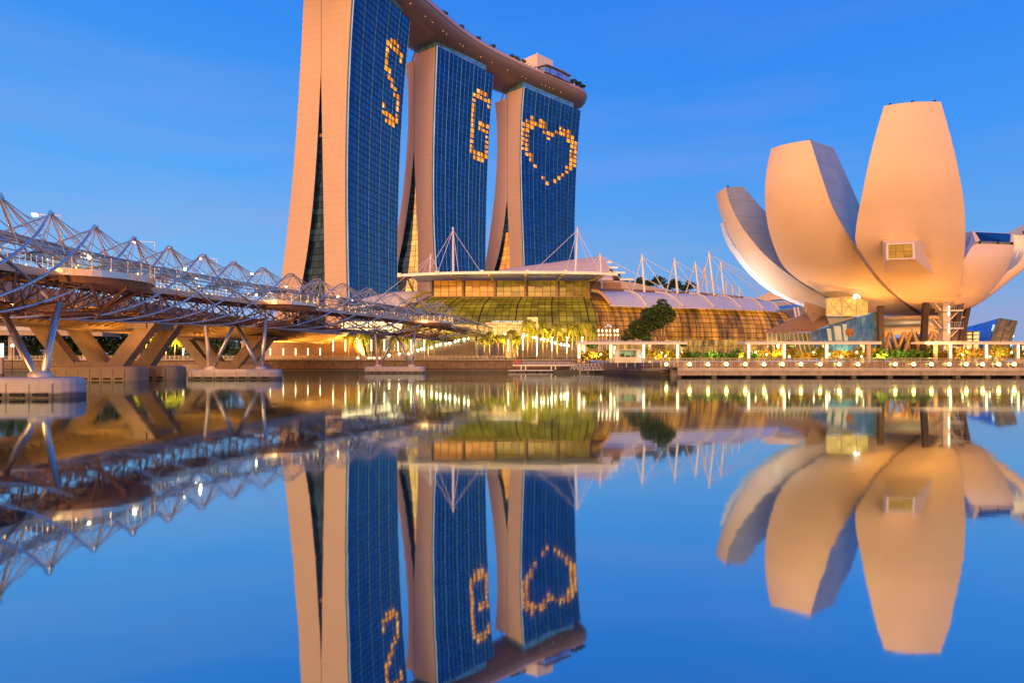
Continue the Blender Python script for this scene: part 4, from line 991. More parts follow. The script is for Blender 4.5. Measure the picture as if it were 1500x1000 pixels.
for k, (a, b, ty) in enumerate(((1211, 1217, 481), (1221, 1231.5, 477.5), (1234, 1240, 474.5))):
    mb = MB(); mb.slab([LP(a, ty, 143.0 + k * .4), LP(b, ty, 143.0 + k * .4), LP(b + 2, 499, 143.0 + k * .4), LP(a + 3, 499, 143.0 + k * .4)], (0, .08, 0)); mb.build('banner', emit('banner_glow', (.95, .62, .30), .85, .15, .4), t)
mb = MB(); c0 = LP(1244.5, 486.5, 143.6)
mb.add([c0] + [c0 + Vector((.95 * math.cos(a), 0, .95 * math.sin(a))) for a in np.linspace(0, 2 * math.pi, 16, endpoint=False)], [(0, 1 + k, 1 + (k + 1) % 16) for k in range(16)])
mb.build('round_poster', emit('orange_poster', (.85, .20, .05), .6, .5, .8), t)
t = thing('glass_lantern', 'yellow lit glass box with diagonal bracing under the petal', 'pavilion', (P(1238, 0, 151).x, 151, P(0, 463, 151).z))
lp = [P(1210.5, 437, 150.4), P(1255.5, 433.5, 150.4), P(1255.5, 463, 150.4), P(1210.5, 463, 150.4)]
M['lantern'] = uv_glass('lantern_glass', (.3, .28, .15), .15, .3, .15, .02, em=(1, .66, .14), em_str=.62, em_var=.4)
mb = MB(); mb.poly([lp[3], lp[2], lp[1], lp[0]], uv=[(0, 0), (6, 0), (6, 5), (0, 5)]); s2 = [P(1255.6, 433.5, 150.4), P(1271.5, 442, 153), P(1271.5, 461, 153), P(1255.6, 463, 150.4)]; mb.poly(s2[::-1], uv=[(0, 0), (2, 0), (2, 5), (0, 5)]); s3 = [P(1210.4, 437, 150.5), P(1211.4, 439, 157), P(1211.4, 463, 157), P(1210.4, 463, 150.5)]; mb.poly(s3, uv=[(0, 0), (2, 0), (2, 5), (0, 5)]); mb.build('glazing', M['lantern'], t)
mb = MB()
lq = lambda u, v: lp[0].lerp(lp[1], u).lerp(lp[3].lerp(lp[2], u), v) - Vector((0, .12, 0))
for u in (0, .5, 1): mb.beam(lq(u, 0), lq(u, 1), .32, .3)
for v in (.02, .5, .97): mb.beam(lq(0, v), lq(1, v), .16, .2)
for u in (0, .5):
    mb.beam(lq(u, .02), lq(u + .5, .97), .12, .12); mb.beam(lq(u + .5, .02), lq(u, .97), .12, .12)
mb.build('frame', M['cream'], t)
mb = MB(); mb.slab([P(1252, 431, 149.8), P(1255, 431, 149.8), P(1255, 437.5, 149.8), P(1252, 437.5, 149.8)], (0, .4, 0)); mb.slab([P(1256.2, 431, 150.2), P(1261, 435, 151), P(1256.2, 437.5, 150.2)], (0, .3, 0)); mb.build('floodlight', emit('floodlight_glow', (1, .9, .7), 3.5), t)
mb = MB(); mb.slab([P(1210.5, 463.5, 153), P(1255, 463.5, 153), P(1255, 467, 153), P(1216, 478, 153)], (0, .5, 0)); mb.build('lower_glazing', uv_glass('grey_glass', (.25, .33, .40), .1, .7, .2, .02), t)
# crystal pavilion with monogram at the far right
t = thing('crystal_pavilion', 'faceted blue crystal pavilion with orange lit end glazing', 'pavilion', (P(1455, 0, 190).x, 190, 0))
A_, B_, C_, D_ = P(1402, 483, 200), P(1463.3, 466.2, 184), P(1438, 532, 184), P(1402, 530, 196)
cp = [A_, B_, C_, D_]
cq = lambda u, v: A_.lerp(B_, u).lerp(D_.lerp(C_, u), v)
mb = MB(); mb.grid([[cq(u / 8, v / 5) for u in range(9)] for v in range(6)], uv=lambda i, j: (j * 2, i * 1.4)); mb.build('blue_facet', uv_glass('crystal_blue', (.06, .30, .85), .1, .7, .2, .03, em=(.03, .22, .9), em_str=.12, vline=((1, .06), (1, .05)), line_col=(.05, .12, .2)), t)
E_, F_ = P(1489, 470.4, 190), P(1470, 532, 190)
oq = lambda u, v: B_.lerp(E_, u).lerp(C_.lerp(F_, u), v)
mb = MB(); mb.grid([[oq(u / 4, v / 6) for u in range(5)] for v in range(7)], uv=lambda i, j: (j, i)); mb.build('end_facet', uv_glass('crystal_amber', (.2, .2, .12), .15, .5, .5, .05, em=(.9, .30, .06), em_str=.30, em_var=.9, emscale=(.2, .35)), t)
mb = MB()
for u in (0, .12, .5, .9, 1): mb.beam(oq(u, 0) - Vector((0, .15, 0)), oq(u, 1) - Vector((0, .15, 0)), .35, .25)
for v in (0, .25, .42, .6, .8): mb.beam(oq(0, v) - Vector((0, .15, 0)), oq(1, v) - Vector((0, .15, 0)), .22, .2)
mb.build('mullion', simple('green_mullion', (.14, .20, .14), .4, .4), t)
mb = MB(); back = Vector((6, 26, -2)); mb.poly([E_, F_, F_ + back, E_ + back]); mb.poly([B_, E_, E_ + back, A_ + Vector((0, 14, 0)), A_]); mb.build('side_facet', uv_glass('crystal_dark', (.08, .14, .25), .1, .8, .2, .02), t)
mb = MB()
for v in (.35, .55, .72): mb.sphere(oq(1.02, v), .38, 8)
mb.build('edge_lamp', M['dots'], t)
mb = MB(); mb.slab([P(1405, 485, 182), P(1434.6, 484.8, 180), P(1431, 532, 180), P(1405, 532, 182)], (3, 10, 0)); lb = mb.build('lower_box', uv_glass('lower_amber', (.2, .18, .12), .15, .5, .5, .05, em=(.9, .28, .06), em_str=.22, em_var=.9), t)
mb = MB()
for px in (1407, 1416, 1425, 1433.5): mb.beam(P(px, 485.3, 180.3), P(px, 532, 180.3), .3, .2)
for y in (485.3, 490, 496, 502): mb.beam(P(1405, y, 180.5), P(1434, y, 180), .2, .2)
mb.build('box_mullion', simple('box_mullion', (.10, .18, .22), .4, .4), t)
# interlocked letters standing on the blue facet
mb = MB(); fo = Vector((0, -1.3, 0))
def stroke(a, b, w_): mb.beam(P(*a, 186.0) + fo, P(*b, 186.0) + fo, .25, w_)
stroke((1450.6, 477.0), (1448.6, 483.6), .42); stroke((1447.8, 483.8), (1451.6, 483.8), .42)
stroke((1450.4, 476.0), (1452.0, 482.2), .52); stroke((1454.6, 475.8), (1451.6, 482.4), .26); stroke((1449.8, 475.9), (1451.2, 475.9), .2); stroke((1453.8, 475.7), (1455.2, 475.7), .2)
mb.build('monogram', emit('monogram_white', (.95, .95, 1), .8), t)
# low blue-roofed building seen under the museum
t = thing('low_pavilion', 'low building with striped blue roof behind the museum columns', 'building', (P(1360, 0, 235).x, 235, GR))
mb = MB(); mb.slab([P(1322, 494, 225), P(1400, 494, 225), P(1392, 483, 245), P(1330, 481, 245)], (0, 0, .4)); mb.build('roof', simple('striped_blue_roof', (.22, .34, .62), .4, .3, seams=(1.6, 50, .5, .5)), t)
mb = MB(); mb.slab([P(1326, 494, 228), P(1398, 494, 228), P(1398, 528, 228), P(1326, 528, 228)], (0, 10, 0)); mb.build('wall', simple('blue_grey_wall', (.25, .28, .36), .6, seams=(2.2, 3, .25, .5)), t)
mb = MB(); mb.slab([P(1300, 481, 250), P(1345, 479, 250), P(1345, 474, 262), P(1300, 474, 262)], (0, 0, .5)); mb.build('lattice_roof', simple('lattice_roof', (.3, .32, .4), .5, seams=(1.4, .5, .4, .7)), t)
shrub('garden_shrub', 'green garden planting seen between museum lattice columns', 'shrub', (P(1318, 0, 205).x, 205, 6.5), (8, 5, 4.5), 900, .8, M['hedge'], lumps=8)
# the orange floodlights that wash the underside
for (px, D, z, pw) in ((1240, 150, 4.5, 10500), (1290, 146, 3.6, 8000), (1335, 165, 5.0, 7000), (1372, 141, 3.8, 8000), (1420, 150, 4.2, 5000), (1180, 152, 9.5, 1800), (1085, 148, 4.0, 9000), (1140, 146, 4.0, 8000)):
    spot_light('museum_floodlight', (P(px, 0, D).x, D, z), pw, (0, .12, 1), (1, .40, .07), .6, 155, root)
spot_light('edge_floodlight', (44, 166, 7), 20000, (.42, -.25, .80), (1, .88, .80), .5, 75, root)
spot_light('edge_floodlight', (56, 170, 7), 14000, (.45, -.45, .70), (1, .88, .80), .5, 80, root)
# ================================================================== helix footbridge
PXs = [1.7, 76, 141, 197.3, 250.3, 300.4, 345, 388.6, 429.6, 469, 506.9, 543, 578.7, 613.3, 648]
PYs = [291, 313.4, 332.6, 347.7, 361.7, 374.8, 383.6, 394, 402.5, 411.2, 418.6, 423.7, 431, 436, 442.7]
cD = np.polyfit([0, 6, 12, 14], [63, 118, 180, 200.5], 2)
us = list(range(-4, 17)); ctr = []
for u in us:
    D = float(np.polyval(cD, u))
    if 0 <= u <= 14: X = (PXs[u] - 750) * D / F; zt = CAM_H + (HY - PYs[u]) * D / F
    elif u < 0: X = {-1: -45.2, -2: -43.0, -3: -40.2, -4: -37.0}[u]; zt = 18.1 + .45 * u
    else: X = {15: -15.2, 16: -9.6}[u]; D = {15: 214, 16: 230}[u]; zt = {15: 19.6, 16: 18.6}[u]
    ctr.append((X, D, zt))
ctr = np.array(ctr)
zf = np.polyfit(us, ctr[:, 2], 4)
ctr[:, 2] = np.polyval(zf, us)
dctr = np.gradient(ctr, us, axis=0)
def hx(u):
    """top-of-helix axis point, unit tangent and unit normal toward the bay at station u"""
    u = max(us[0], min(us[-1], u)); i = min(int(u - us[0]), len(us) - 2); q = u - us[i]
    p = (2*q**3-3*q**2+1)*ctr[i] + (q**3-2*q**2+q)*dctr[i] + (-2*q**3+3*q**2)*ctr[i+1] + (q**3-q**2)*dctr[i+1]
    q1 = dctr[i] * (1 - q) + dctr[i + 1] * q; t_ = Vector((q1[0], q1[1], 0)).normalized()
    return Vector(p), t_, Vector((t_.y, -t_.x, 0))
RO, RI, DECK = 5.5, 4.4, 6.6
def ring(u, th, r):
    p, t_, n_ = hx(u)
    if r < 5: return Vector((p.x, p.y, p.z - 6.35)) + n_ * (-math.sin(th) * (3.75 + r - RI)) + Vector((0, 0, math.cos(th) * (3.15 + r - RI)))
    return Vector((p.x, p.y, p.z - RO)) + n_ * (-math.sin(th) * r) + Vector((0, 0, math.cos(th) * r))
def dk(u, off, dz=0.0):
    p, t_, n_ = hx(u); return Vector((p.x, p.y, p.z - DECK + dz)) + n_ * off
HB = thing('helix_bridge', 'curved steel footbridge wrapped in double helix tubes', 'bridge', (-47, 100, 0))
for k in range(8):
    mb = MB()
    uu = np.arange(-4, 14.35, .16)
    mb.tube([ring(u, 2 * math.pi * (u - k) / 8, RO) for u in uu], .138, 7)
    mb.build('outer_helix_tube', M['bluesteel'], HB, smooth=True)
for k in range(5):
    mb = MB(); uu = np.arange(-4, 16.01, .2)
    mb.tube([ring(u, -2 * math.pi * (u - k * 1.6 - .4) / 8, RI) for u in uu], .15, 6)
    mb.build('inner_helix_tube', M['bronze'], HB, smooth=True)
# deck
mb = MB(); uu = np.arange(-4, 16.05, .25); HWK = 3.6
mb.grid([[dk(u, -HWK), dk(u, HWK)] for u in uu]); mb.grid([[dk(u, -HWK, -.45), dk(u, HWK, -.45)] for u in uu]); mb.build('deck', M['concrete'], HB)
mb = MB()
for s_ in (-1, 1): mb.grid([[dk(u, s_ * (HWK + .06), .12), dk(u, s_ * (HWK + .06), -.62)] for u in uu])
mb.build('deck_fascia', M['steel'], HB)
mb = MB()
for s_ in (-1, 1):
    for h, r_ in ((1.25, .05), (.85, .025), (.5, .025)): mb.tube([dk(u, s_ * HWK, h) for u in uu], r_, 4)
for u in np.arange(-4, 16, .12):
    for s_ in (-1, 1): mb.beam(dk(u, s_ * HWK), dk(u, s_ * HWK, 1.25), .04, .04)
mb.build('railing', M['steel'], HB)
# canopy
cm, nt = new_mat('canopy_glass_mesh'); q = NT(nt)
b1 = q.n('ShaderNodeBsdfPrincipled', Base_Color=(.12, .30, .36, 1), Roughness=.2, Metallic=.3); b2 = q.n('ShaderNodeBsdfTransparent', Color=(.75, .9, .95, 1))
q.n('ShaderNodeOutputMaterial', Surface=q.n('ShaderNodeMixShader', i0=.35, i1=b1.outputs[0], i2=b2.outputs[0]).outputs[0])
cm2, nt = new_mat('perforated_steel_mesh'); q = NT(nt)
b1 = q.n('ShaderNodeBsdfPrincipled', Base_Color=(.45, .36, .28, 1), Roughness=.35, Metallic=.8); b2 = q.n('ShaderNodeBsdfTransparent')
q.n('ShaderNodeOutputMaterial', Surface=q.n('ShaderNodeMixShader', i0=.3, i1=b1.outputs[0], i2=b2.outputs[0]).outputs[0])
for i, u0 in enumerate(np.arange(-4, 16, .5)):
    mb = MB(); a0, a1 = ((-58, 20) if i % 3 == 0 else ((-20, 58) if i % 3 == 1 else (-48, 48)))
    mb.grid([[ring(u, R(a), RI - .12) for a in np.linspace(a0, a1, 7)] for u in np.linspace(u0 + .02, u0 + .48, 4)])
    mb.build('canopy_panel', cm if i % 4 else cm2, HB, smooth=True)
mb = MB()
for a in (-58, -20, 20, 58): mb.tube([ring(u, R(a), RI) for u in np.arange(-4, 16.01, .25)], .09, 5)
mb.build('canopy_edge_tube', M['steel'], HB)
# struts fanning from every crest, sagging ties between crests
for k in range(-4, 15):
    T_ = ring(k, 0, RO); mb = MB()
    for du, th in ((-.9, 50), (-.9, -50), (.9, 50), (.9, -50), (-.45, 62), (-.45, -62), (.45, 62), (.45, -62), (-.15, 75), (.15, -75), (1.25, 20), (-1.25, -20)):
        if k + du > 15.5 or k + du < -4: continue
        mb.tube([T_, ring(k + du, R(th), RI)], .052, 4)
    if k < 14:
        T2 = ring(k + 1, 0, RO)
        for sg, of in ((1.3, .5), (2.0, -.7), (2.9, .9)):
            n_ = hx(k + .5)[2]; mid = (T_ + T2) / 2 - Vector((0, 0, sg)) + n_ * of
            mb.tube(catmull([T_, mid, T2], 9), .045, 4)
    mb.build('strut_fan', M['bronze'], HB)
    mb = MB(); mb.sphere(T_, .3, 6); mb.build('node', M['steel'], HB)
# posts, side struts and underdeck web, one bay at a time
for k in range(-4, 15):
    mb = MB()
    for s_ in (-1, 1):
        e_ = dk(k + .4, s_ * HWK, -.4)
        f_ = ring(k + .4, -s_ * R(142), RO - .05)
        mb.tube([e_, f_], .14, 6)
        mb.tube([e_, ring(k - .35, -s_ * R(165), RO)], .085, 5); mb.tube([e_, ring(k + 1.15, -s_ * R(165), RO)], .085, 5)
        mb.tube([dk(k + .9, s_ * HWK, -.4), ring(k + .4, -s_ * R(142), RO)], .07, 4); mb.tube([dk(k - .1, s_ * HWK, -.4), ring(k + .4, -s_ * R(142), RO)], .07, 4)
        mb.tube([ring(k + .4, -s_ * R(142), RO - .05), ring(k + .4, R(180), RO)], .08, 4)
        mb.tube([ring(k + .4, R(180), RO), dk(k + .9, s_ * HWK * .4, -.4)], .06, 4); mb.tube([ring(k + .4, R(180), RO), dk(k - .1, s_ * HWK * .4, -.4)], .06, 4)
    mb.tube([dk(k + .4, -HWK, -.55), dk(k + .4, HWK, -.55)], .12, 5)
    mb.tube([ring(k + .4, R(142), RO), ring(k + .4, -R(142), RO)], .09, 4)
    mb.build('underdeck_strut', M['darksteel'], HB)
    mb = MB()
    for s_ in (-1, 1):
        for du in (0, .5):
            mb.tube([dk(k + du, s_ * HWK, 1.2), ring(k + du + (.2 if du else -.2), -s_ * R(58), RI)], .05, 4)
            mb.tube([dk(k + du, s_ * HWK, 0), ring(k + du - .25, -s_ * R(80), RO if du == .33 else RI)], .04, 4)
    mb.build('side_post', M['bronze'], HB)
mb = MB()
for a, r_ in ((160, .1), (-160, .1), (180, .12)): mb.tube([ring(u, R(a), RO - .2) for u in np.arange(-4, 15.01, .25)], r_, 5)
mb.tube([dk(u, 1.6, -.75) for u in np.arange(-4, 16.01, .25)], .14, 5); mb.tube([dk(u, -1.6, -.75) for u in np.arange(-4, 16.01, .25)], .14, 5)
mb.build('lower_chord', M['darksteel'], HB)
# deck lights
rd = random.Random(3)
mb = MB(); mb2 = MB()
for u in np.arange(-3.8, 15.5, .38):
    for s_ in (-1, 1):
        mb.sphere(dk(u + rd.uniform(-.1, .1), s_ * (HWK - .12), rd.choice((.15, .2, 1.1))), .07, 6)
    if rd.random() < .5: mb2.sphere(ring(u, R(rd.choice((-50, 50, 20, -20))), RI - .25), .07, 6)
mb.build('deck_light', M['smallamber'], HB)
mb2.build('canopy_light', M['dots'], HB)
mb = MB()
for u, o_, h in ((.55, -2.8, 4.0), (1.25, 2.6, 2.3), (2.6, -2.6, 3.6), (3.9, 2.6, 3.4), (5.2, -2.6, 3.4), (6.2, 2.8, 1.2), (9.3, 2.5, 3.2), (10.6, -2.4, 3.5)): mb.sphere(dk(u, o_, h), .2, 8)
mb.build('deck_lamp', M['lampwhite'], HB)
# viewing pods
for u0 in (1.0, 7.0, 13.0):
    p, t_, n_ = hx(u0); base = dk(u0, HWK)
    el = [base + t_ * (6.8 * math.cos(a)) + n_ * (6.2 * math.sin(a)) for a in np.linspace(math.pi, 0, 25)]
    mb = MB(); mb.poly([e + Vector((0, 0, .02)) for e in el]); pod = mb.build('viewing_pod', M['concrete'], HB)
    mb = MB(); cen_ = base + n_ * 2
    ins_ = [e.lerp(cen_, .07) - Vector((0, 0, .55)) for e in el]; in2 = [e.lerp(cen_, .10) - Vector((0, 0, 1.15)) for e in el]
    mb.grid([[e + Vector((0, 0, .1)) for e in el], [e - Vector((0, 0, .55)) for e in el]]); mb.grid([[e - Vector((0, 0, .55)) for e in el], ins_]); mb.build('pod_rim', M['bluesteel'], pod)
    mb = MB(); mb.grid([ins_, in2]); mb.poly(in2); mb.build('pod_underside', M['darksteel'], pod)
    mb = MB()
    for k, e in enumerate(el):
        if k % 2 == 0: mb.beam(e, e + Vector((0, 0, 1.4)), .06, .05)
    mb.tube([e + Vector((0, 0, 1.4)) for e in el], .05, 4); mb.build('pod_railing', M['steel'], pod)
    gm, nt = (bpy.data.materials.get('balustrade_glass'), None)
    if gm is None:
        gm, nt = new_mat('balustrade_glass'); q = NT(nt)
        b1 = q.n('ShaderNodeBsdfPrincipled', Base_Color=(.6, .62, .5, 1), Roughness=.08); b2 = q.n('ShaderNodeBsdfTransparent', Color=(.95, .95, .85, 1))
        q.n('ShaderNodeOutputMaterial', Surface=q.n('ShaderNodeMixShader', i0=.75, i1=b1.outputs[0], i2=b2.outputs[0]).outputs[0])
    mb = MB(); mb.grid([[e + Vector((0, 0, .15)) for e in el], [e + Vector((0, 0, 1.3)) for e in el]]); mb.build('pod_glass', gm, pod)
    nd = base + n_ * 1.2 - Vector((0, 0, 3.6))
    mb = MB()
    for a in (150, 110, 70, 30): mb.tube([nd, base + t_ * (5.6 * math.cos(R(a))) + n_ * (5.0 * math.sin(R(a))) - Vector((0, 0, 1.1))], .17, 6)
    for du in (-.6, .6): mb.tube([nd, ring(u0 + du, -R(160), RO)], .2, 6)
    mb.build('pod_bracket', M['darksteel'], pod)
    mb = MB()
    for k in range(2, 24, 4): mb.sphere(el[k].lerp(cen_, .1) + Vector((0, 0, .25)), .09, 6)
    mb.build('pod_light', M['smallamber'], pod)
# piers
PONT = []
for u0, yw in ((0, 583), (6, 559), (12, 548)):
    p, t_, n_ = hx(u0); c = Vector((p.x, p.y, 0)); ax = Vector((1, .05, 0)).normalized()
    if u0 == 0: c = Vector((-45.2, 59, 0))
    zb = 1.75; PONT.append(c)
    cj = Vector((p.x, p.y, p.z - 2 * RO + .4))
    for s_ in (-1, 1):
        b_ = c + ax * 4.3 * s_ + Vector((0, 0, zb - .3))
        mb = MB(); mb.tube([b_ + ax * .25 * s_, b_.lerp(cj + ax * 5.2 * s_ + Vector((0, 0, .9)), .5), cj + ax * 5.2 * s_ + Vector((0, 0, .9))], [.30, .34, .26], 10); mb.build('pier_leg', M['bluesteel'] if s_ > 0 else M['bronze'], HB, smooth=True)
        mb = MB(); mb.tube([b_ - ax * .25 * s_, b_.lerp(cj, .5), cj + ax * .2 * s_], [.30, .36, .26], 10); mb.build('pier_leg', M['steel'], HB, smooth=True)
        mb = MB(); mb.lathe([(.01, .55), (.75, .5), (.95, .25), (.95, -.1)], (b_.x, b_.y, zb), 14); mb.build('pier_shoe', M['bronze'], HB, smooth=True)
    mb = MB(); mb.tube([cj - ax * 5.2 + Vector((0, 0, .9)), cj, cj + ax * 5.2 + Vector((0, 0, .9))], .26, 7); mb.tube([cj, ring(u0 + .9, R(180), RO)], .2, 6); mb.tube([cj, ring(u0 - .9, R(180), RO)], .2, 6); mb.build('pier_head', M['darksteel'], HB)
def pontoon(name, label, c, L_, Wd, z0, z1, nseg, m, ax, group):
    c = Vector(c); ay = Vector((-ax.y, ax.x, 0)); t = thing(name, label, 'bridge footing', (c.x, c.y, 0), group)
    def outline(l, w_, r_):
        pts = []
        for cx_, cy_, a0 in ((l - r_, w_ - r_, 0), (-(l - r_), w_ - r_, 90), (-(l - r_), -(w_ - r_), 180), (l - r_, -(w_ - r_), 270)):
            for k in range(6): a = R(a0 + k * 18); pts.append((cx_ + r_ * math.cos(a), cy_ + r_ * math.sin(a)))
        return pts
    rows = []
    for z, ins in ((-1.2, 0), (z1 - .55, 0), (z1 - .2, .08), (z1 - .04, .28), (z1, .6)):
        rows.append([c + ax * a + ay * b + Vector((0, 0, z)) for a, b in outline(L_ / 2 - ins, Wd / 2 - ins, min(1.9, Wd * .46) - ins * .4)])
    mb = MB(); mb.grid(rows, closed=True); mb.poly(rows[-1]); mb.build('cap', m, t, smooth=False)
    for k in range(nseg + 1):
        x = -L_ / 2 + 1.3 + (L_ - 2.6) * k / nseg; mb = MB()
        mb.beam(c + ax * x - ay * (Wd / 2 + .004) + Vector((0, 0, -.2)), c + ax * x - ay * (Wd / 2 + .004) + Vector((0, 0, z1 - .5)), .05, .012)
        mb.build('joint', M['black'], t)
    for k in range(nseg):
        mb = MB()
        x0_ = -L_ / 2 + 1.3 + (L_ - 2.6) * (k + .2) / nseg; x1_ = -L_ / 2 + 1.3 + (L_ - 2.6) * (k + .8) / nseg
        for s_ in (-1,): mb.beam(c + ax * x0_ + ay * s_ * (Wd / 2 + .06) + Vector((0, 0, .30)), c + ax * x1_ + ay * s_ * (Wd / 2 + .06) + Vector((0, 0, .30)), .22, .26)
        mb.build('fender', M['black'], t)
    return t
labs = ['largest pale concrete footing of the helix bridge, nearest us', 'middle pale footing of the helix bridge under four crossed legs', 'smallest pale footing of the helix bridge near the quay wall']
for c, lab, sg in zip(PONT, labs, (7, 7, 7)): pontoon('bridge_footing', lab, c, 15.8, 4.0, 0, 1.75, sg, M['pontoon'], Vector((1, .03, 0)).normalized(), 'footings of the helix bridge')
spot_light('footing_light', (PONT[1].x - .5, PONT[1].y - 3.5, 7.0), 900, (-.1, .3, -1), (1, .40, .05), .3, 80, HB)

for c, u0 in zip(PONT, (0, 6, 12)):
    t_ = hx(u0)[1]
    for s_ in (-1, 1):
        if s_ < 0: continue
        spot_light('underdeck_fill', tuple(c + Vector((2.0, s_ * 1.2, 2.3))), 4200, (t_.x * s_ - .1, t_.y * s_, .62), (1, .46, .12), .25, 120, HB)  # added fill spot that warms the underdeck, no fitting on the footing
for u in (.6, 2.6, 4.6, 6.6, 8.6, 10.6, 12.6):
    spot_light('canopy_lamp', tuple(dk(u, 0, 2.9)), 420, (0, 0, -1), (1, .62, .24), .1, 150, HB)
# ================================================================== road bridge behind
RBp = catmull([(-78, -40, 0), (-77, 40, 0), (-75, 112, 0), (-72, 167, 0), (-66, 210, 0), (-60, 262, 0)], 80)
def rb(i, off, z):
    a = RBp[max(i - 1, 0)]; b = RBp[min(i + 1, 79)]; t_ = (b - a).normalized(); return RBp[i] + Vector((t_.y, -t_.x, 0)) * off + Vector((0, 0, z))
RBT = thing('road_bridge', 'wide concrete road bridge with V piers behind the footbridge', 'bridge', (-75, 112, 0))
mb = MB(); mb.grid([[rb(i, o_, z) for o_, z in ((13, 12.0), (13, 11.2), (5.5, 9.9), (4.5, 8.7), (-4.5, 8.7), (-5.5, 9.9), (-13, 11.2), (-13, 12.0))] for i in range(80)], closed=True); mb.build('deck', M['pierconc'], RBT)
mb = MB()
for i in range(0, 79):
    for f in (0, .5):
        a = rb(i, 12.7, 11.25).lerp(rb(i + 1, 12.7, 11.25), f); b = rb(i, 4.6, 8.9).lerp(rb(i + 1, 4.6, 8.9), f); c_ = rb(i, 5.6, 9.85).lerp(rb(i + 1, 5.6, 9.85), f)
        mb.slab([a, b - Vector((0, 0, .05)), c_ + Vector((0, 0, .1))], (0, .45, 0))
mb.build('deck_rib', M['pierconc'], RBT)
mb = MB()
for s_ in (1, -1):
    mb.grid([[rb(i, s_ * 13.15, 11.1), rb(i, s_ * 13.15, 13.0)] for i in range(80)]); mb.grid([[rb(i, s_ * 12.85, 13.0), rb(i, s_ * 13.15, 13.0)] for i in range(80)])
mb.build('parapet', M['concrete'], RBT)
def vpier(c, spread, label, lens):
    for dy, sc in ((0, 1), (8.5, .95)):
        for s_ in (-1, 1):
            b0 = Vector((c[0] + s_ * 2.6, c[1] + dy, .8)); t0 = Vector((c[0] + s_ * spread * sc, c[1] + dy, 9.4))
            d_ = (t0 - b0)
            mb = MB(); w0, w1 = 3.0, 2.7
            vs = []
            for p, w_ in ((b0, w0), (t0, w1)):
                for a, b in ((-1, -1), (1, -1), (1, 1), (-1, 1)): vs.append(p + Vector((a * w_ / 2, b * 1.1, 0)))
            mb.add(vs, [(3, 2, 1, 0), (4, 5, 6, 7), (0, 1, 5, 4), (1, 2, 6, 5), (2, 3, 7, 6), (3, 0, 4, 7)]); mb.build('pier_leg', M['pierconc'], RBT)
        mb = MB(); mb.box((c[0], c[1] + dy, 2.2), (5.2, 2.0, 1.6)); mb.build('pier_base', M['pierconc'], RBT)
    mb = MB(); mb.box((c[0] - spread * .82, c[1] + 4, 8.95), (3.4, 11, 1.0)); mb.box((c[0] + spread * .82, c[1] + 4, 8.95), (3.4, 11, 1.0)); mb.build('pier_head', M['pierconc'], RBT)
vpier((-68.5, 112), 9.2, '', 0); vpier((-72.5, 170), 9.6, '', 0)
fo_m = simple('footing_brown', (.52, .42, .32), .75, var=.12, streak=.3)
pontoon('bridge_footing', 'brown footing of the road bridge behind the first helix footing', (-69.5, 112.5, 0), 17.5, 6.4, 0, 2.3, 8, fo_m, Vector((1, 0, 0)), 'footings of the road bridge')
pontoon('bridge_footing', 'brown footing below the rear V pier of the near road pier', (-67.5, 121.5, 0), 17.5, 6.4, 0, 2.3, 8, fo_m, Vector((1, 0, 0)), 'footings of the road bridge')
pontoon('bridge_footing', 'brown footing of the far road pier behind middle helix footing', (-72.5, 174, 0), 20, 9, 0, 2.4, 8, fo_m, Vector((1, 0, 0)), 'footings of the road bridge')
for (x, y, z, pw) in ((-60, 100, 3.4, 1500), (-69, 117, 4.6, 700), (-66, 196, 4.4, 6500), (-56, 212, 5.0, 3800), (-86, 190, 4.8, 2500), (-64, 150, 2.6, 1500), (-76, 135, 2.4, 1200), (-56, 76, 2.6, 700), (-84, 100, 3.0, 1000)): spot_light('bridge_light', (x, y, z), pw * 3.0, (0, .25, 1), (1, .38, .05), .5, 160, RBT)
t = thing('abutment', 'orange lit abutment wall where road bridge meets the bank', 'wall', (-70, 232, GL))
mb = MB(); mb.slab([(-92, 232, GL), (-52, 226, GL), (-52, 226, 10.4), (-92, 232, 10.4)], (0, 3, 0)); mb.slab([(-52, 226, GL), (-46.5, 214, GL), (-49, 214, 10.6), (-52, 226, 10.6)], (1, .4, 0)); mb.build('wall', simple('abutment_wall', (.50, .34, .20), .8, var=.1, seams=(6.4, 50, .2, .4)), t)
mb = MB()
for k in range(26): c = rb(64, 13.5, 0).lerp(rb(79, 13.5, 0), k / 25); leaves(mb, (c.x, c.y, 12.6), (1.3, 1.3, .8), 50, .35)
tag(mb.build('flower_planter', M['pinkfl'], loc=(-50, 230, 12)), 'pink flowering planter trailing over the road bridge edge', 'planter')
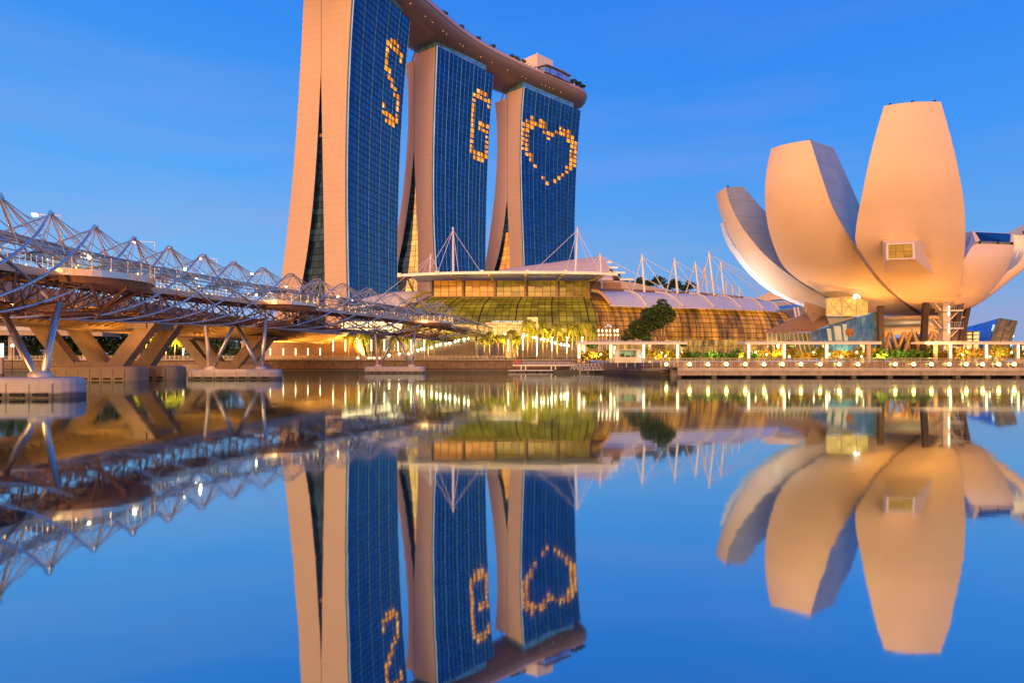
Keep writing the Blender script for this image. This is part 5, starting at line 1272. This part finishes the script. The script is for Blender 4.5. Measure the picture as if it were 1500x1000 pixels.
# street lamps on the road bridge
def street_lamp():
    t = thing('street_lamp', '', 'street lamp', (0, 0, 0), 'street lamps along the road bridge')
    mb = MB(); mb.tube([(0, 0, 0), (0, 0, 9), (0, 0, 14.6)], [.13, .10, .07], 6); mb.build('pole', M['whitemetal'], t)
    mb = MB(); mb.tube([(0, 0, 14.55), (-3.9, 0, 14.75)], .06, 5); mb.build('arm', M['whitemetal'], t)
    mb = MB(); mb.box((-4.1, 0, 14.85), (1.0, .42, .2)); h = mb.build('head', M['whitemetal'], t)
    mb = MB(); mb.sphere((-4.1, 0, 14.6), .40, 8, sz=.5); d = mb.build('glowing_lens', M['streetlamp'], h); return t
sl0 = street_lamp(); first = True
for i, (px, py, D, lab) in enumerate([(89, 314, 109, 'street lamp at far left, first over the footbridge crests'), (227, 353.5, 138, 'street lamp above the second sky gap of the footbridge'), (318, 378, 167, 'street lamp shining beside a crest left of the tower'), (390, 400.5, 196, 'street lamp just left of the nearest tower foot'), (437, 419, 226, 'street lamp against the foot of the nearest tower')]):
    p = P(px, py, D); L_ = (p.x, D, p.z - 14.75)
    if first: sl0.location = L_; sl0['label'] = lab; first = False
    else: dup(sl0, L_, 0, lab)
# flyover far behind the left bank
t = thing('flyover', 'distant concrete flyover with grey parapet behind the V piers', 'bridge', (P(60, 0, 275).x, 275, GL))
mb = MB(); mb.slab([P(-60, 490, 275), P(150, 492, 275), P(150, 486, 275), P(-60, 484, 275)], (0, 12, 0)); mb.build('deck', M['pierconc'], t)
mb = MB(); mb.slab([P(-60, 483.5, 274.6), P(150, 485.5, 274.6), P(150, 479.5, 274.6), P(-60, 476.5, 274.6)], (0, .4, 0)); mb.build('parapet', simple('flyover_parapet', (.50, .50, .52), .6, seams=(1.5, 50, .15, .4)), t)
mb = MB()
for px in (-30, 20, 84, 128): mb.box((P(px, 0, 280).x, 280, 8), (2.6, 2.6, 12))
mb.build('column', M['pierconc'], t)
# ================================================================== promenade
def gx(px, D): return (px - 750) * D / F
# --- palms
def palm(h, nfr, seed, fl=2.6, droop=1.0):
    rr = random.Random(seed)
    t = thing('palm_tree', '', 'palm tree', (0, 0, 0), 'palms along the far promenade')
    mb = MB(); lx, ly = rr.uniform(-.25, .25), rr.uniform(-.25, .25)
    mb.tube([(0, 0, 0), (0, 0, .5), (lx * .4, ly * .4, h * .5), (lx, ly, h)], [.36, .27, .22, .17], 8); mb.build('trunk', M['palmtrunk'], t, smooth=True)
    mb = MB()
    for k in range(nfr):
        az = 2 * math.pi * k / nfr + rr.uniform(-.2, .2); el = rr.uniform(.15, 1.25); ln = fl * rr.uniform(.85, 1.15)
        dx, dy = math.cos(az), math.sin(az); sd = Vector((-dy, dx, 0)); pts = []
        for i in range(9):
            s_ = i / 8; r_ = ln * s_ * (math.cos(el) * (1 - .25 * s_) + .15); z = ln * (math.sin(el) * s_ - (.75 + .35 * math.cos(el)) * droop * s_ * s_)
            pts.append(Vector((lx + dx * r_, ly + dy * r_, h + z)))
        mb.tube(pts, [.05 - .005 * i for i in range(9)], 3, caps=False)
        for i in range(1, 9):
            for s2 in (-1, 1):
                for f in (0, .5):
                    p = pts[i - 1].lerp(pts[i], f); d_ = (pts[i] - pts[i - 1]).normalized()
                    l_ = fl * .34 * math.sin(math.pi * min(1, (i + f) / 9.5 + .08)) + .12
                    tip = p + sd * s2 * l_ * .75 + d_ * l_ * .55 - Vector((0, 0, l_ * .55)); wv_ = d_ * .17
                    mb.add([p - wv_, p + wv_, tip], [(0, 1, 2)])
    mb.build('crown', M['palm'], t)
    return t
PV = [palm(7.8, 19, 1, 3.6), palm(6.2, 17, 2, 3.2), palm(7.0, 18, 3, 3.4, 1.1)]
heights = [7.8, 6.2, 7.0]
PALMS = [(205, 500, 0), (214, 497, 1), (229, 499, 2), (243, 497, 0), (256, 500, 1), (270, 498, 2),
         (510.6, 497, 0), (521, 504, 1), (529, 494, 2), (538, 496, 1), (577.6, 500, 2), (588, 497, 0), (597, 499, 1), (627, 499, 2), (635, 497, 0),
         (709, 501, 1), (717, 494, 2), (730, 499, 1), (738, 498, 2), (751, 491, 0), (758.5, 500, 1), (772.5, 477, 0), (779.5, 487, 2), (795.5, 484, 1), (801, 489, 2), (816, 483, 0), (838, 485, 1), (844.5, 484, 2), (858, 480, 0), (865, 488, 1)]
used_v = set()
def pal_lab(i):
    if i < 6: return f'{ORD[i]} palm from the left, seen below the road bridge'
    if i < 15: return f'{ORD[i-6]} palm from the left behind the far helix footing'
    return f'{ORD[i-15]} palm from the left in front of the curved mall glass'
for i, (px, cy, v) in enumerate(PALMS):
    D = 214 + (i * 7 % 5) * 1.6 if i >= 6 else 226 + (i % 3) * 2
    ch = CAM_H + (HY - cy) * D / F; sc = (ch + 1.0 - GL) / heights[v]; L_ = (gx(px, D), D, GL)
    wsc = .9 if sc > 1.25 else .82
    if v not in used_v:
        used_v.add(v); PV[v].location = L_; PV[v]['label'] = pal_lab(i); PV[v].scale = (wsc, wsc, sc); PV[v].rotation_euler = (0, 0, i)
    else: dup(PV[v], L_, i * 1.7, pal_lab(i), (wsc, wsc, sc))
# --- lit posts along the quay
def lit_post():
    t = thing('lit_post', '', 'lamp post', (0, 0, 0), 'slim white lamp posts along the quay')
    mb = MB(); mb.tube([(0, 0, 0), (0, 0, 3.0)], .11, 6); mb.build('pole', M['whitemetal'], t)
    mb = MB(); mb.tube([(0, 0, 3.0), (0, 0, 6.6)], .17, 8); mb.build('light_tube', M['tubelight'], t)
    mb = MB(); mb.lathe([(.01, 6.9), (.5, 6.82), (.5, 6.62), (.12, 6.6)], (0, 0, 0), 10); mb.build('cap', M['whitemetal'], t)
    return t
lp0 = lit_post(); posts = [230, 268, 396, 415, 433, 451, 469, 488, 506, 525.6, 544, 563, 583, 602, 621.5, 744.5, 766, 786.5, 808.5, 830.5, 853]
for i, px in enumerate(posts):
    D = 211 if px < 700 else 210 + (px - 744) * .02; L_ = (gx(px, D), D, GL)
    sc = (1, 1, .55) if px < 480 else (1, 1, .95 + .12 * (px > 760))
    lab = (f'{ORD[i]} slim lit post from the left, standing under the road bridge' if i < 8 else f'{ORD[i-8]} slim lit post from the left around the far helix footing' if i < 15 else f'{ORD[i-15]} slim lit post from the left among the mall palms')
    if i == 0: lp0.location = L_; lp0['label'] = lab; lp0.scale = sc
    else: dup(lp0, L_, 0, lab, sc)
# --- grand stairs with globe lamps
def stair(name, lab, p0, p1, D):
    a, b = P(*p0, D), P(*p1, D); t = thing(name, lab, 'staircase', (a.x, D, GL))
    mb = MB(); n = 14
    for k in range(n):
        x0, x1 = a.x + (b.x - a.x) * k / n, a.x + (b.x - a.x) * (k + 1) / n; zt_ = a.z + (b.z - a.z) * (k + 1) / n - 1.3
        if zt_ > GL + .1: mb.box(((x0 + x1) / 2, D + 3, (GL + zt_) / 2), (abs(x1 - x0), 6, zt_ - GL))
    mb.build('steps', M['cream'], t)
    mb = MB(); mb.slab([(a.x, D - .1, GL), (b.x, D - .1, GL), (b.x, D - .1, b.z - .9), (a.x, D - .1, max(GL + .2, a.z - .9))], (0, -.25, 0)); mb.build('side_wall', simple('stair_side', (.28, .22, .13), .6), t)
    mb = MB(); mb.beam((a.x, D - .3, a.z), (b.x, D - .3, b.z), .08, .08)
    for k in range(18): x = a.x + (b.x - a.x) * k / 17; z = a.z + (b.z - a.z) * k / 17; mb.beam((x, D - .3, z), (x, D - .3, z - 1.2), .05, .05)
    mb.build('handrail', M['steel'], t)
stair('staircase', 'long pale staircase climbing right beneath the helix landing', (560, 522.5), (694, 495), 229)
stair('staircase', 'pale staircase descending right behind the mall palms', (842, 509), (756, 489.5), 229)
def globe():
    t = thing('globe_lamp', '', 'lamp', (0, 0, 0), 'globe lamps on the stair rails')
    mb = MB(); mb.tube([(0, 0, -1.3), (0, 0, 0)], .06, 5); mb.build('stem', M['whitemetal'], t)
    mb = MB(); mb.sphere((0, 0, .25), .40, 10); mb.build('globe', M['lampwhite'], t, smooth=True); return t
g0 = globe(); G1 = [(570, 521.5), (584.5, 519), (598, 519), (604, 517), (612, 514), (618, 512), (632, 510), (639.6, 507), (645, 505.5), (653, 505), (659, 503.6), (666.7, 501), (672, 499.7), (680, 498), (686, 496.5)]
G2 = [(739.5, 490.5), (742.5, 497), (767, 491), (773, 492), (780, 495), (784.5, 495), (792.5, 497.6), (797, 498), (802, 499), (808, 501), (813.4, 503), (822, 505.5), (827, 506), (832, 507)]
for i, (px, py) in enumerate(G1 + G2):
    L_ = P(px, py, 228.4); lab = f'{ORD[i]} globe lamp from the left on the climbing stair rail' if i < 15 else f'{ORD[i-15]} globe lamp from the left on the descending stair rail'
    if i == 0: g0.location = L_; g0['label'] = lab
    else: dup(g0, L_, 0, lab)
# benches of light, low hedges, cafe lights at the bank
mb = MB()
for px in np.linspace(524, 556, 9): mb.sphere(P(px, 524.2, 219), .33, 6, sz=.6)
tag(mb.build('ground_light', M['lampwhite']), 'row of glowing ground lights at the foot of the left palms', 'light')
for (px, D, z, pw) in ((515, 212, 4.4, 3500), (535, 212, 4.4, 4500), (592, 212, 4.2, 3200), (632, 212, 4.2, 3000), (724, 211, 4.2, 5000), (757, 211, 4.2, 4500), (785, 209, 4.4, 6500), (822, 209, 4.4, 6000), (852, 207, 4.4, 5500), (262, 222, 4.6, 9000), (235, 222, 4.6, 9000), (208, 222, 4.6, 9000), (140, 224, 4.6, 7000)):
    spot_light('palm_uplight', (gx(px, D), D - 1, z), pw * 3.2, (0, .55, .83), (1, .66, .15), .4, 100)
# railing on the quay
t = thing('quay_railing', 'thin orange lit railing on top of the quay wall', 'railing', (-40, 206, 3.7))
mb = MB(); x0, x1 = gx(-40, 206), gx(815, 206)
for z in (4.75, 4.35, 3.98): mb.beam((x0, 206, z), (min(x1, -2.2), 206, z), .06, .05)
for x in np.arange(x0, -2.2, 1.35): mb.beam((x, 206, 3.7), (x, 206, 4.8), .06, .06)
mb.build('rails', M['bronze'], t)
# dark greenery behind left palms
mb = MB()
for k in range(112): leaves(mb, (gx(-60 + (k % 60) * 7.5, 290), 290 + (k % 4) * 2, GL + (3.4 if k < 60 else 11) + 1.2 * math.sin(k * 1.7)), (6.5, 3, 5.6), 190, .95)
for k in range(46): leaves(mb, (gx(-90 + (k % 23) * 13, 292), 292 + (k % 3) * 2, GL + (17 if k < 23 else 22) + 1.5 * math.sin(k * 2.1)), (8, 3, 5.2), 170, 1.1)
tag(mb.build('undergrowth', M['tree']), 'dark mass of trees behind the left bank palms', 'trees', kind='stuff')
for (px, D, r_, lab) in ((18, 196, 0, 'starry orange lamp under the bridge at far left'),):
    p = P(px, 506, D); t = thing('flood_lamp', lab, 'lamp', (p.x, D, GL)); mb = MB(); mb.tube([(p.x, D, 0), (p.x, D, p.z)], .1); mb.build('pole', M['dark'], t)
    mb = MB(); mb.sphere(p, .35, 8); mb.build('bulb', M['streetlamp'], t)
p = P(3, 510, 150); t = thing('lit_bollard', 'short white glowing column at the left picture edge', 'lamp', (p.x, 150, 0))
mb = MB(); mb.tube([(p.x, 150, 0), (p.x, 150, 4)], .35, 10); mb.build('base', M['pierconc'], t)
mb = MB(); mb.tube([(p.x, 150, 4), (p.x, 150, 7)], .3, 10); mb.build('light_tube', M['tubelight'], t)
# bits of city light on the bank: hedge strip by the lawn
for i, (a, b) in enumerate(((655, 700), (702, 748), (750, 800), (802, 850))):
    c = (gx((a + b) / 2, 213), 213, GL + .45)
    shrub('lawn_hedge', f'{ORD[i]} low clipped hedge from the left at the lawn edge', 'hedge', c, ((b - a) / 2 * .213, 1.2, .5), 500, .32, M['hedge'], 'low hedges by the lawn', lumps=10)

# ================================================================== jetty, gangway, boardwalk
t = thing('jetty', 'grey steel landing jetty in front of the quay wall', 'jetty', (gx(790, 193), 193, 0))
JD = 193
mb = MB(); mb.beam(P(751, 535, JD), P(842, 535, JD), 1.6, .32); mb.build('upper_deck', M['whitemetal'], t)
mb = MB(); mb.beam(P(745, 542.3, JD - 1.5), P(838, 542.3, JD - 1.5), 3.4, .35); mb.build('lower_deck', M['jetty'], t)
mb = MB()
for px in np.linspace(752, 842, 13): mb.beam(P(px, 534.5, JD - .6), P(px, 529.2, JD - .6), .1, .08)
for y in (529.2, 531.8): mb.beam(P(752, y, JD - .6), P(842, y, JD - .6), .08, .08)
mb.build('railing', M['jetty'], t)
mb = MB(); mb.slab([P(758, 534.4, JD + .6), P(842, 534.4, JD + .6), P(842, 529.6, JD + .6), P(758, 529.6, JD + .6)], (0, .1, 0)); mb.build('screen_panel', simple('purple_grey_panel', (.30, .27, .34), .5), t)
mb = MB()
for px in (763.5, 770, 807.5, 813.5): mb.beam(P(px, 535, JD - .5), P(px, 542, JD - .5), .28, .28)
mb.build('strut', M['whitemetal'], t)
for px in (758, 772, 787, 796.5, 811, 825): p = P(px, 542.5, JD - 1); mb = MB(); mb.tube([(p.x, p.y, -1.5), p], .28, 8); mb.build('pile', M['black'], t)
mb = MB()
for px in (754.5, 758): mb.tube(catmull([P(px, 534.5, JD - 1), P(px, 529.6, JD - 1), P(px + 1.3, 528.4, JD - 1), P(px + 1.6, 534, JD - 1)], 8), .09, 5)
mb.build('ladder_rail', M['orange'], t)
t = thing('life_ring', 'orange life ring hanging on the jetty rail', 'life ring', P(761, 527.8, JD - .9))
mb = MB(); c = P(761, 527.8, JD - .9); rows = []
for k in range(17):
    a = 2 * math.pi * k / 16; rows.append([c + Vector(((.42 + .11 * math.cos(b)) * math.cos(a), .11 * math.sin(b), (.42 + .11 * math.cos(b)) * math.sin(a))) for b in np.linspace(0, 2 * math.pi, 8, endpoint=False)])
mb.grid(rows, closed=True); mb.build('ring', M['red'], t, smooth=True)
mb = MB(); mb.beam(c + Vector((0, .1, -.8)), c + Vector((0, .1, .5)), .1, .08); mb.build('holder', M['orange'], t)
t = thing('gangway', 'white lattice truss gangway leading to the floating pontoon', 'gangway', P(870, 542, 178))
mb = MB(); ga = lambda px, y: P(px, y, 186 - (px - 833) * .18)
for off in (0, 1.6):
    o_ = Vector((0, off, 0))
    mb.beam(ga(840, 533.5) + o_, ga(899, 531.5) + o_, .14, .14); mb.beam(ga(834, 542.5) + o_, ga(906, 541) + o_, .18, .18)
    for k in range(12):
        a0, a1 = 836 + k * 5.6, 836 + (k + 1) * 5.6; am = (a0 + a1) / 2
        yb = lambda x: 542.5 - (x - 834) / 72 * 1.5; yt = lambda x: 533.5 - (x - 840) / 59 * 2
        mb.beam(ga(a0, yb(a0)) + o_, ga(am, yt(am)) + o_, .1, .1); mb.beam(ga(am, yt(am)) + o_, ga(a1, yb(a1)) + o_, .1, .1)
mb.build('truss', M['whitemetal'], t)
mb = MB(); mb.slab([ga(834, 542.4), ga(906, 540.9), ga(906, 540.9) + Vector((0, 1.6, 0)), ga(834, 542.4) + Vector((0, 1.6, 0))], (0, 0, .1)); mb.build('walkway', M['jetty'], t)
t = thing('floating_pontoon', 'dark floating landing pontoon below the gangway', 'pontoon', (gx(862, 184), 184, 0))
mb = MB(); mb.box((gx(860, 184), 185, .35), (18, 4, .9)); mb.build('hull', M['dark'], t)
mb = MB()
for px in (850, 862): mb.tube([(gx(px, 182), 182.6, -1), (gx(px, 182), 182.6, 1.3)], .35, 8)
mb.build('pile', M['concrete'], t)
t = thing('access_ramp', 'grey sloping ramp linking the boardwalk to the gangway', 'ramp', (gx(945, 160), 160, 1))
ra = lambda px, y: P(px, y, 168 - (px - 903) * .38)
mb = MB(); mb.slab([ra(903, 545), ra(988, 540.5), ra(988, 537), ra(903, 541)], (1.0, 3.0, 0)); mb.build('deck', M['concrete'], t)
mb = MB()
for k in range(13): px = 904 + k * 7; mb.beam(ra(px, 541 - (px - 903) * .047), ra(px, 533.6 - (px - 903) * .04), .08, .07)
for dy in (0, 2.4): mb.beam(ra(904, 533.6 + dy), ra(988, 530.3 + dy), .07, .07)
mb.build('railing', M['whitemetal'], t)
mb = MB()
for px in (907, 949, 986): p = ra(px, 543); mb.box((p.x + .6, p.y + 1.2, .3), (1.5, 1.5, 3.0))
mb.build('support', M['concrete'], t)
# boardwalk
BD = 129.5; t = thing('boardwalk', 'long concrete edged boardwalk along the right waterfront', 'boardwalk', (gx(1250, BD), BD, 0))
xa, xb = gx(986, 133), 170.0
mb = MB(); mb.box(((xa + xb) / 2, 136, 1.84), (xb - xa, 13.0, .12)); mb.build('deck', M['wood'], t)
mb = MB(); mb.box(((xa + xb) / 2, BD + .1, 1.58), (xb - xa, .5, .72)); mb.build('edge_beam', M['concrete'], t)
st_m = simple('stained_beam', (.40, .34, .32), .8, var=.2, vscale=.5, streak=.85)
mb = MB(); mb.box(((xa + xb) / 2, BD + .45, .82), (xb - xa - .2, .6, .80)); mb.build('stained_beam', st_m, t)
for px in (994, 1045.7, 1095.7, 1147, 1199, 1250, 1303, 1355, 1402, 1446, 1489): mb = MB(); mb.box((gx(px, BD + .8), BD + .9, -.3), (.85, .9, 1.44)); mb.build('pile', M['pierconc'], t)
mb = MB()
for x in np.arange(xa, xb, 1.5): mb.beam((x, BD + .3, 1.9), (x, BD + .3, 3.0), .06, .05)
for z in (3.0, 2.6, 2.25): mb.beam((xa, BD + .3, z), (xb, BD + .3, z), .05, .05)
mb.build('railing', M['steel'], t)
t = thing('glass_balustrade', 'steel and glass balustrade along the garden behind the boardwalk', 'railing', (gx(1250, 142), 142, 1.9))
mb = MB()
for x in np.arange(gx(905, 142), 120, 1.8): mb.beam((x, 142.2, 1.9), (x, 142.2, 3.75), .07, .07)
mb.beam((gx(905, 142), 142.2, 3.75), (120, 142.2, 3.75), .07, .07); mb.beam((gx(905, 142), 142.2, 3.1), (120, 142.2, 3.1), .05, .05); mb.build('frame', M['steel'], t)
mb = MB(); mb.grid([[(gx(905, 142), 142.3, z), (120, 142.3, z)] for z in (2.9, 3.7)]); mb.build('glass_panel', bpy.data.materials['balustrade_glass'], t)
def edge_lamp():
    t = thing('boardwalk_lamp', '', 'lamp', (0, 0, 0), 'round lamps on the boardwalk edge')
    mb = MB(); mb.box((0, .18, -.3), (.26, .3, .5)); mb.build('bracket', M['dark'], t)
    mb = MB(); mb.sphere((0, -.1, .12), .34, 10); mb.build('globe', M['lampyellow'], t, smooth=True); return t
e0 = edge_lamp()
for i, px in enumerate((976, 1010, 1037, 1064, 1091.5, 1119, 1146, 1173, 1201, 1229, 1256.5, 1311, 1338, 1364, 1390, 1415, 1439, 1462.5, 1485)):
    D = BD - .3 if px > 990 else 140; L_ = (gx(px, D), D, CAM_H - 5.2 * D / F); lab = f'{ORD[i]} round yellow lamp from the left on the boardwalk edge'
    if i == 0: e0.location = L_; e0['label'] = lab
    else: dup(e0, L_, 0, lab)
# pergolas
def pergola(lab, x0p, x1p, cols, rear, D=144.5, lit=None):
    t = thing('pergola', lab, 'pergola', (gx((x0p + x1p) / 2, D), D, GR), 'pale pergolas along the waterfront garden')
    x0, x1 = gx(x0p, D), gx(x1p, D); zr = CAM_H + (HY - 503) * D / F
    mb = MB(); mb.box(((x0 + x1) / 2, D + 2, zr + .12), (x1 - x0, 5.6, .24)); mb.box(((x0 + x1) / 2, D - .7, zr + .05), (x1 - x0 + .4, .25, .5)); mb.build('roof', M['white'], t)
    mb = MB()
    for x in np.arange(x0 + .3, x1, .62): mb.beam((x, D - 1.1, zr + .36), (x, D + 5, zr + .36), .2, .2)
    mb.build('roof_batten', M['white'], t)
    for px in cols:
        x = gx(px, D); mb = MB(); mb.box((x, D, (GR + zr) / 2), (.62, .62, zr - GR)); c = mb.build('column', M['cream'], t)
        if lit is None or px in lit:
            mb = MB(); mb.box((x, D - .36, (GR + zr) / 2 + .45), (.42, .06, zr - GR - 1.1)); mb.build('light_strip', M['collight'], c)
    for px in rear:
        x = gx(px, D + 4); mb = MB(); mb.box((x, D + 4, (GR + zr) / 2), (.62, .62, zr - GR)); c = mb.build('column', M['cream'], t)
        mb = MB(); mb.box((x, D + 3.64, (GR + zr) / 2 + .7), (.36, .06, 1.6)); mb.build('light_strip', M['tubelight'], c)
    return t
pergola('left pergola beside the kiosk with four glowing columns', 845, 1004, (848, 894.5, 942.5, 992), (855, 900, 951))
pergola('middle pergola in front of the blue glass lobby', 1091, 1287, (1096, 1148, 1210, 1272.5), (1205.5, 1263), lit=(1148, 1210, 1096))
pergola('right pergola below the museum reaching the picture edge', 1353, 1545, (1370, 1391, 1443.5, 1490, 1536), (1417, 1459, 1497), lit=(1391, 1443.5, 1490, 1536))
# planting
def row_sh(name, labf, cat, x0p, x1p, step, D, rz, m, group, size=.34, n=420, zj=.0):
    k = 0; px = x0p
    while px < x1p:
        w_ = step * random.uniform(.85, 1.15); h = rz * random.uniform(.75, 1.2)
        shrub(name, labf(k), cat, (gx(px + w_ / 2, D), D + random.uniform(-.8, .8), GR + h), (w_ * .62 * D / F, 1.5, h), n, size, m, group, lumps=7)
        px += w_; k += 1
row_sh('flowering_shrub', lambda k: f'{ordn(k)} yellow orange flowering shrub from the left under the left pergola', 'shrub', 846, 893, 16, 148, 1.65, M['flowery'], 'flowering shrubs by the left pergola')
row_sh('flowering_shrub', lambda k: f'{ordn(k)} yellow flowering shrub from the left, right of the white kiosk', 'shrub', 944, 1001, 15, 148, 1.55, M['flowery'], 'flowering shrubs by the left pergola')
row_sh('green_shrub', lambda k: f'{ordn(k)} dense green shrub from the left between left and middle pergolas', 'shrub', 1000, 1090, 15, 147, 1.5, M['hedge'], 'green shrubs between pergolas')
row_sh('bougainvillea', lambda k: f'{ordn(k)} red and yellow bougainvillea from the left before the lobby', 'shrub', 1088, 1275, 17, 148.5, 1.75, M['flower'], 'bougainvillea before the lobby')
row_sh('green_shrub', lambda k: f'{ordn(k)} green hedge clump from the left below the museum columns', 'shrub', 1276, 1364, 15, 147, 1.6, M['hedge'], 'hedge below the museum')
row_sh('bougainvillea', lambda k: f'{ordn(k)} red flowering bougainvillea from the left under the right pergola', 'shrub', 1366, 1520, 17, 148, 1.85, M['flower'], 'bougainvillea under the right pergola')
for (px, cy, w_, m, lab) in ((866, 505.5, 18, M['tree'], 'dark green climber spilling over the left pergola roof end'), (946, 498, 13, M['hedge'], 'green climber on top of the left pergola'), (1001, 503, 9, M['hedge'], 'leafy climber at right end of the left pergola'), (1155, 503.5, 10, M['hedge'], 'small climber over the middle pergola'), (1261, 515, 9, M['flower'], 'tall red climber at the middle pergola column'), (1464, 512, 10, M['flower'], 'tall red climber between columns of the right pergola'), (1418, 519, 9, M['flower'], 'red climber left of the tall climber, right pergola'), (1146, 514, 10, M['flower'], 'climber around the second column of the middle pergola'), (1205, 516, 10, M['flower'], 'climber around the third column of the middle pergola')):
    c = P(px, cy, 147.6); shrub('climber', lab, 'shrub', tuple(c), (w_ / 2 * .147, 1.2, 1.0 if m != M['flower'] else 1.5), 420, .3, m)
# garden spot lights
for i, px in enumerate((1107, 1123, 1156, 1192, 1215, 1232, 1255, 1410, 1450, 1482, 880, 1262)):
    p = P(px, 516 + (i % 3) * 3, 146.4); mb = MB(); mb.sphere(p, .2, 6)
    tag(mb.build('garden_light', M['lampwhite']), f'{ORD[i]} small white spot light glowing among the flowering shrubs' if i < 10 else ('white spot light among shrubs left of the kiosk' if px == 880 else 'white spot light by last middle pergola column'), 'light', 'spot lights in the planting')
for (px, D, z, pw) in ((870, 144.5, 4.6, 550), (970, 144.5, 4.6, 550), (1120, 144.2, 4.8, 650), (1180, 144.2, 4.8, 650), (1240, 144.2, 4.8, 650), (1420, 144.2, 4.8, 700), (1470, 144.2, 4.8, 700), (1320, 143.5, 5.4, 500), (1045, 143.5, 5.2, 480)):
    spot_light('shrub_fill', (gx(px, D), D, z), pw * 4.0, (0, .95, -.3), (1, .64, .22), .3, 150)  # added fill spots, unseen, brightening the shrubs from the front
# kiosk
KD = 146.5; t = thing('kiosk', 'white drinks kiosk with open serving hatch', 'kiosk', (gx(921, KD), KD, GR))
kx0, kx1 = gx(902, KD), gx(937, KD); kz = P(0, 512.8, KD).z
mb = MB(); mb.box(((kx0 + kx1) / 2, KD + 2.6, (GR + kz) / 2), (kx1 - kx0, .2, kz - GR)); mb.box((kx0 + .35, KD + 1.2, (GR + kz) / 2), (.7, 2.6, kz - GR)); mb.box((kx1 - .35, KD + 1.2, (GR + kz) / 2), (.7, 2.6, kz - GR)); mb.box(((kx0 + kx1) / 2, KD, GR + .55), (kx1 - kx0 - 1.4, .2, 1.1)); mb.build('wall', M['white'], t)
mb = MB(); mb.box(((kx0 + kx1) / 2, KD + 1.2, kz + .1), (kx1 - kx0 + .5, 3.2, .22)); mb.build('roof', M['white'], t)
mb = MB(); mb.box(((kx0 + kx1) / 2, KD - .1, GR + 1.15), (kx1 - kx0 - 1.2, .6, .08)); mb.build('counter', M['steel'], t)
mb = MB(); mb.box(((kx0 + kx1) / 2 + .2, KD + 2.45, GR + 1.9), (kx1 - kx0 - 1.8, .04, 1.2)); mb.build('lit_back_panel', emit('kiosk_panel', (.55, .62, .25), .55, .6, .9), t)
mb = MB(); mb.box(((kx0 + kx1) / 2 - .9, KD + .9, GR + 1.55), (.6, .4, .7)); mb.box(((kx0 + kx1) / 2 + .2, KD + .9, GR + 1.4), (.9, .35, .42)); mb.box(((kx0 + kx1) / 2 + 1.2, KD + .9, GR + 1.36), (.5, .35, .3)); mb.build('appliance', M['dark'], t)
mb = MB(); mb.box((gx(938.5, KD - 1), KD - 1, GR + 1.2), (.42, .12, 2.3)); tag(mb.build('lit_sign', emit('sign_glow', (.9, .95, .85), .9, .5, 2)), 'narrow glowing sign standing at the right of the kiosk', 'sign')
spot_light('kiosk_light', ((kx0 + kx1) / 2, KD + .9, kz - .3), 60, (0, .5, -1), (1, .85, .6), .15, 120, t)
# spiked lamp masts beyond the left pergola
for i, px in enumerate((876.8, 882.3, 888.5, 893.6, 900, 904.5)):
    D = 176; b_ = (gx(px, D), D, GR); top = P(px, 485.5, D)
    t = thing('lamp_mast', f'{ORD[i]} grey lamp mast from the left behind the left pergola', 'lamp post', b_, 'six lamp masts behind the pergola')
    mb = MB(); mb.tube([b_, top], .13, 6); mb.build('pole', M['whitemetal'], t)
    mb = MB(); mb.tube([top, top + Vector((0, 0, .55))], [.22, .16], 8); mb.build('lamp', M['lampwhite'] if i == 5 else M['tubelight'], t)
    mb = MB(); mb.beam(P(px - .8, 490.5, D), P(px + 2.2, 490.5, D), .16, .3); mb.build('bracket_light', M['tubelight'], t)
# the big dark tree
b_ = Vector((gx(971, 166), 166, GR)); lobes = []
for (px, py, rx, rz) in ((935, 480, 14, 13), (950, 472, 16, 14), (924, 489, 11, 9), (915, 495, 6, 4), (960, 455, 12, 9), (975, 450, 11, 8), (968, 442.5, 7, 4), (950, 457, 9, 7), (980, 462, 11, 10), (960, 470, 16, 12), (942, 491, 12, 7), (985, 458, 6, 6), (945, 463, 6, 4)):
    c = P(px, py, 166); lobes.append((c.x - b_.x, random.uniform(-2.5, 2.5), c.z - b_.z, rx * .166, 2.4, rz * .166))
t = big_tree('rain_tree', 'large dark green tree in front of the amber mall wing', tuple(b_), 11, lobes, M['tree'], 150, .38, tr=.34)
# shop lights at the mall wing foot
for i, (px, py, c_) in enumerate(((970, 517, 'lampwhite'), (975, 521, 'lampwhite'), (1035, 520, 'tubelight'), (1000, 516, 'tubelight'), (1052, 519, 'tubelight'), (962, 520, 'tubelight'), (990, 520, 'tubelight'))):
    p = P(px, py, 236); mb = MB(); mb.box(p, (1.1, .3, .6)); tag(mb.build('shop_light', M[c_]), f'{ORD[i]} bright shop window light at the foot of the mall wing', 'light', 'shop lights below the mall wing')
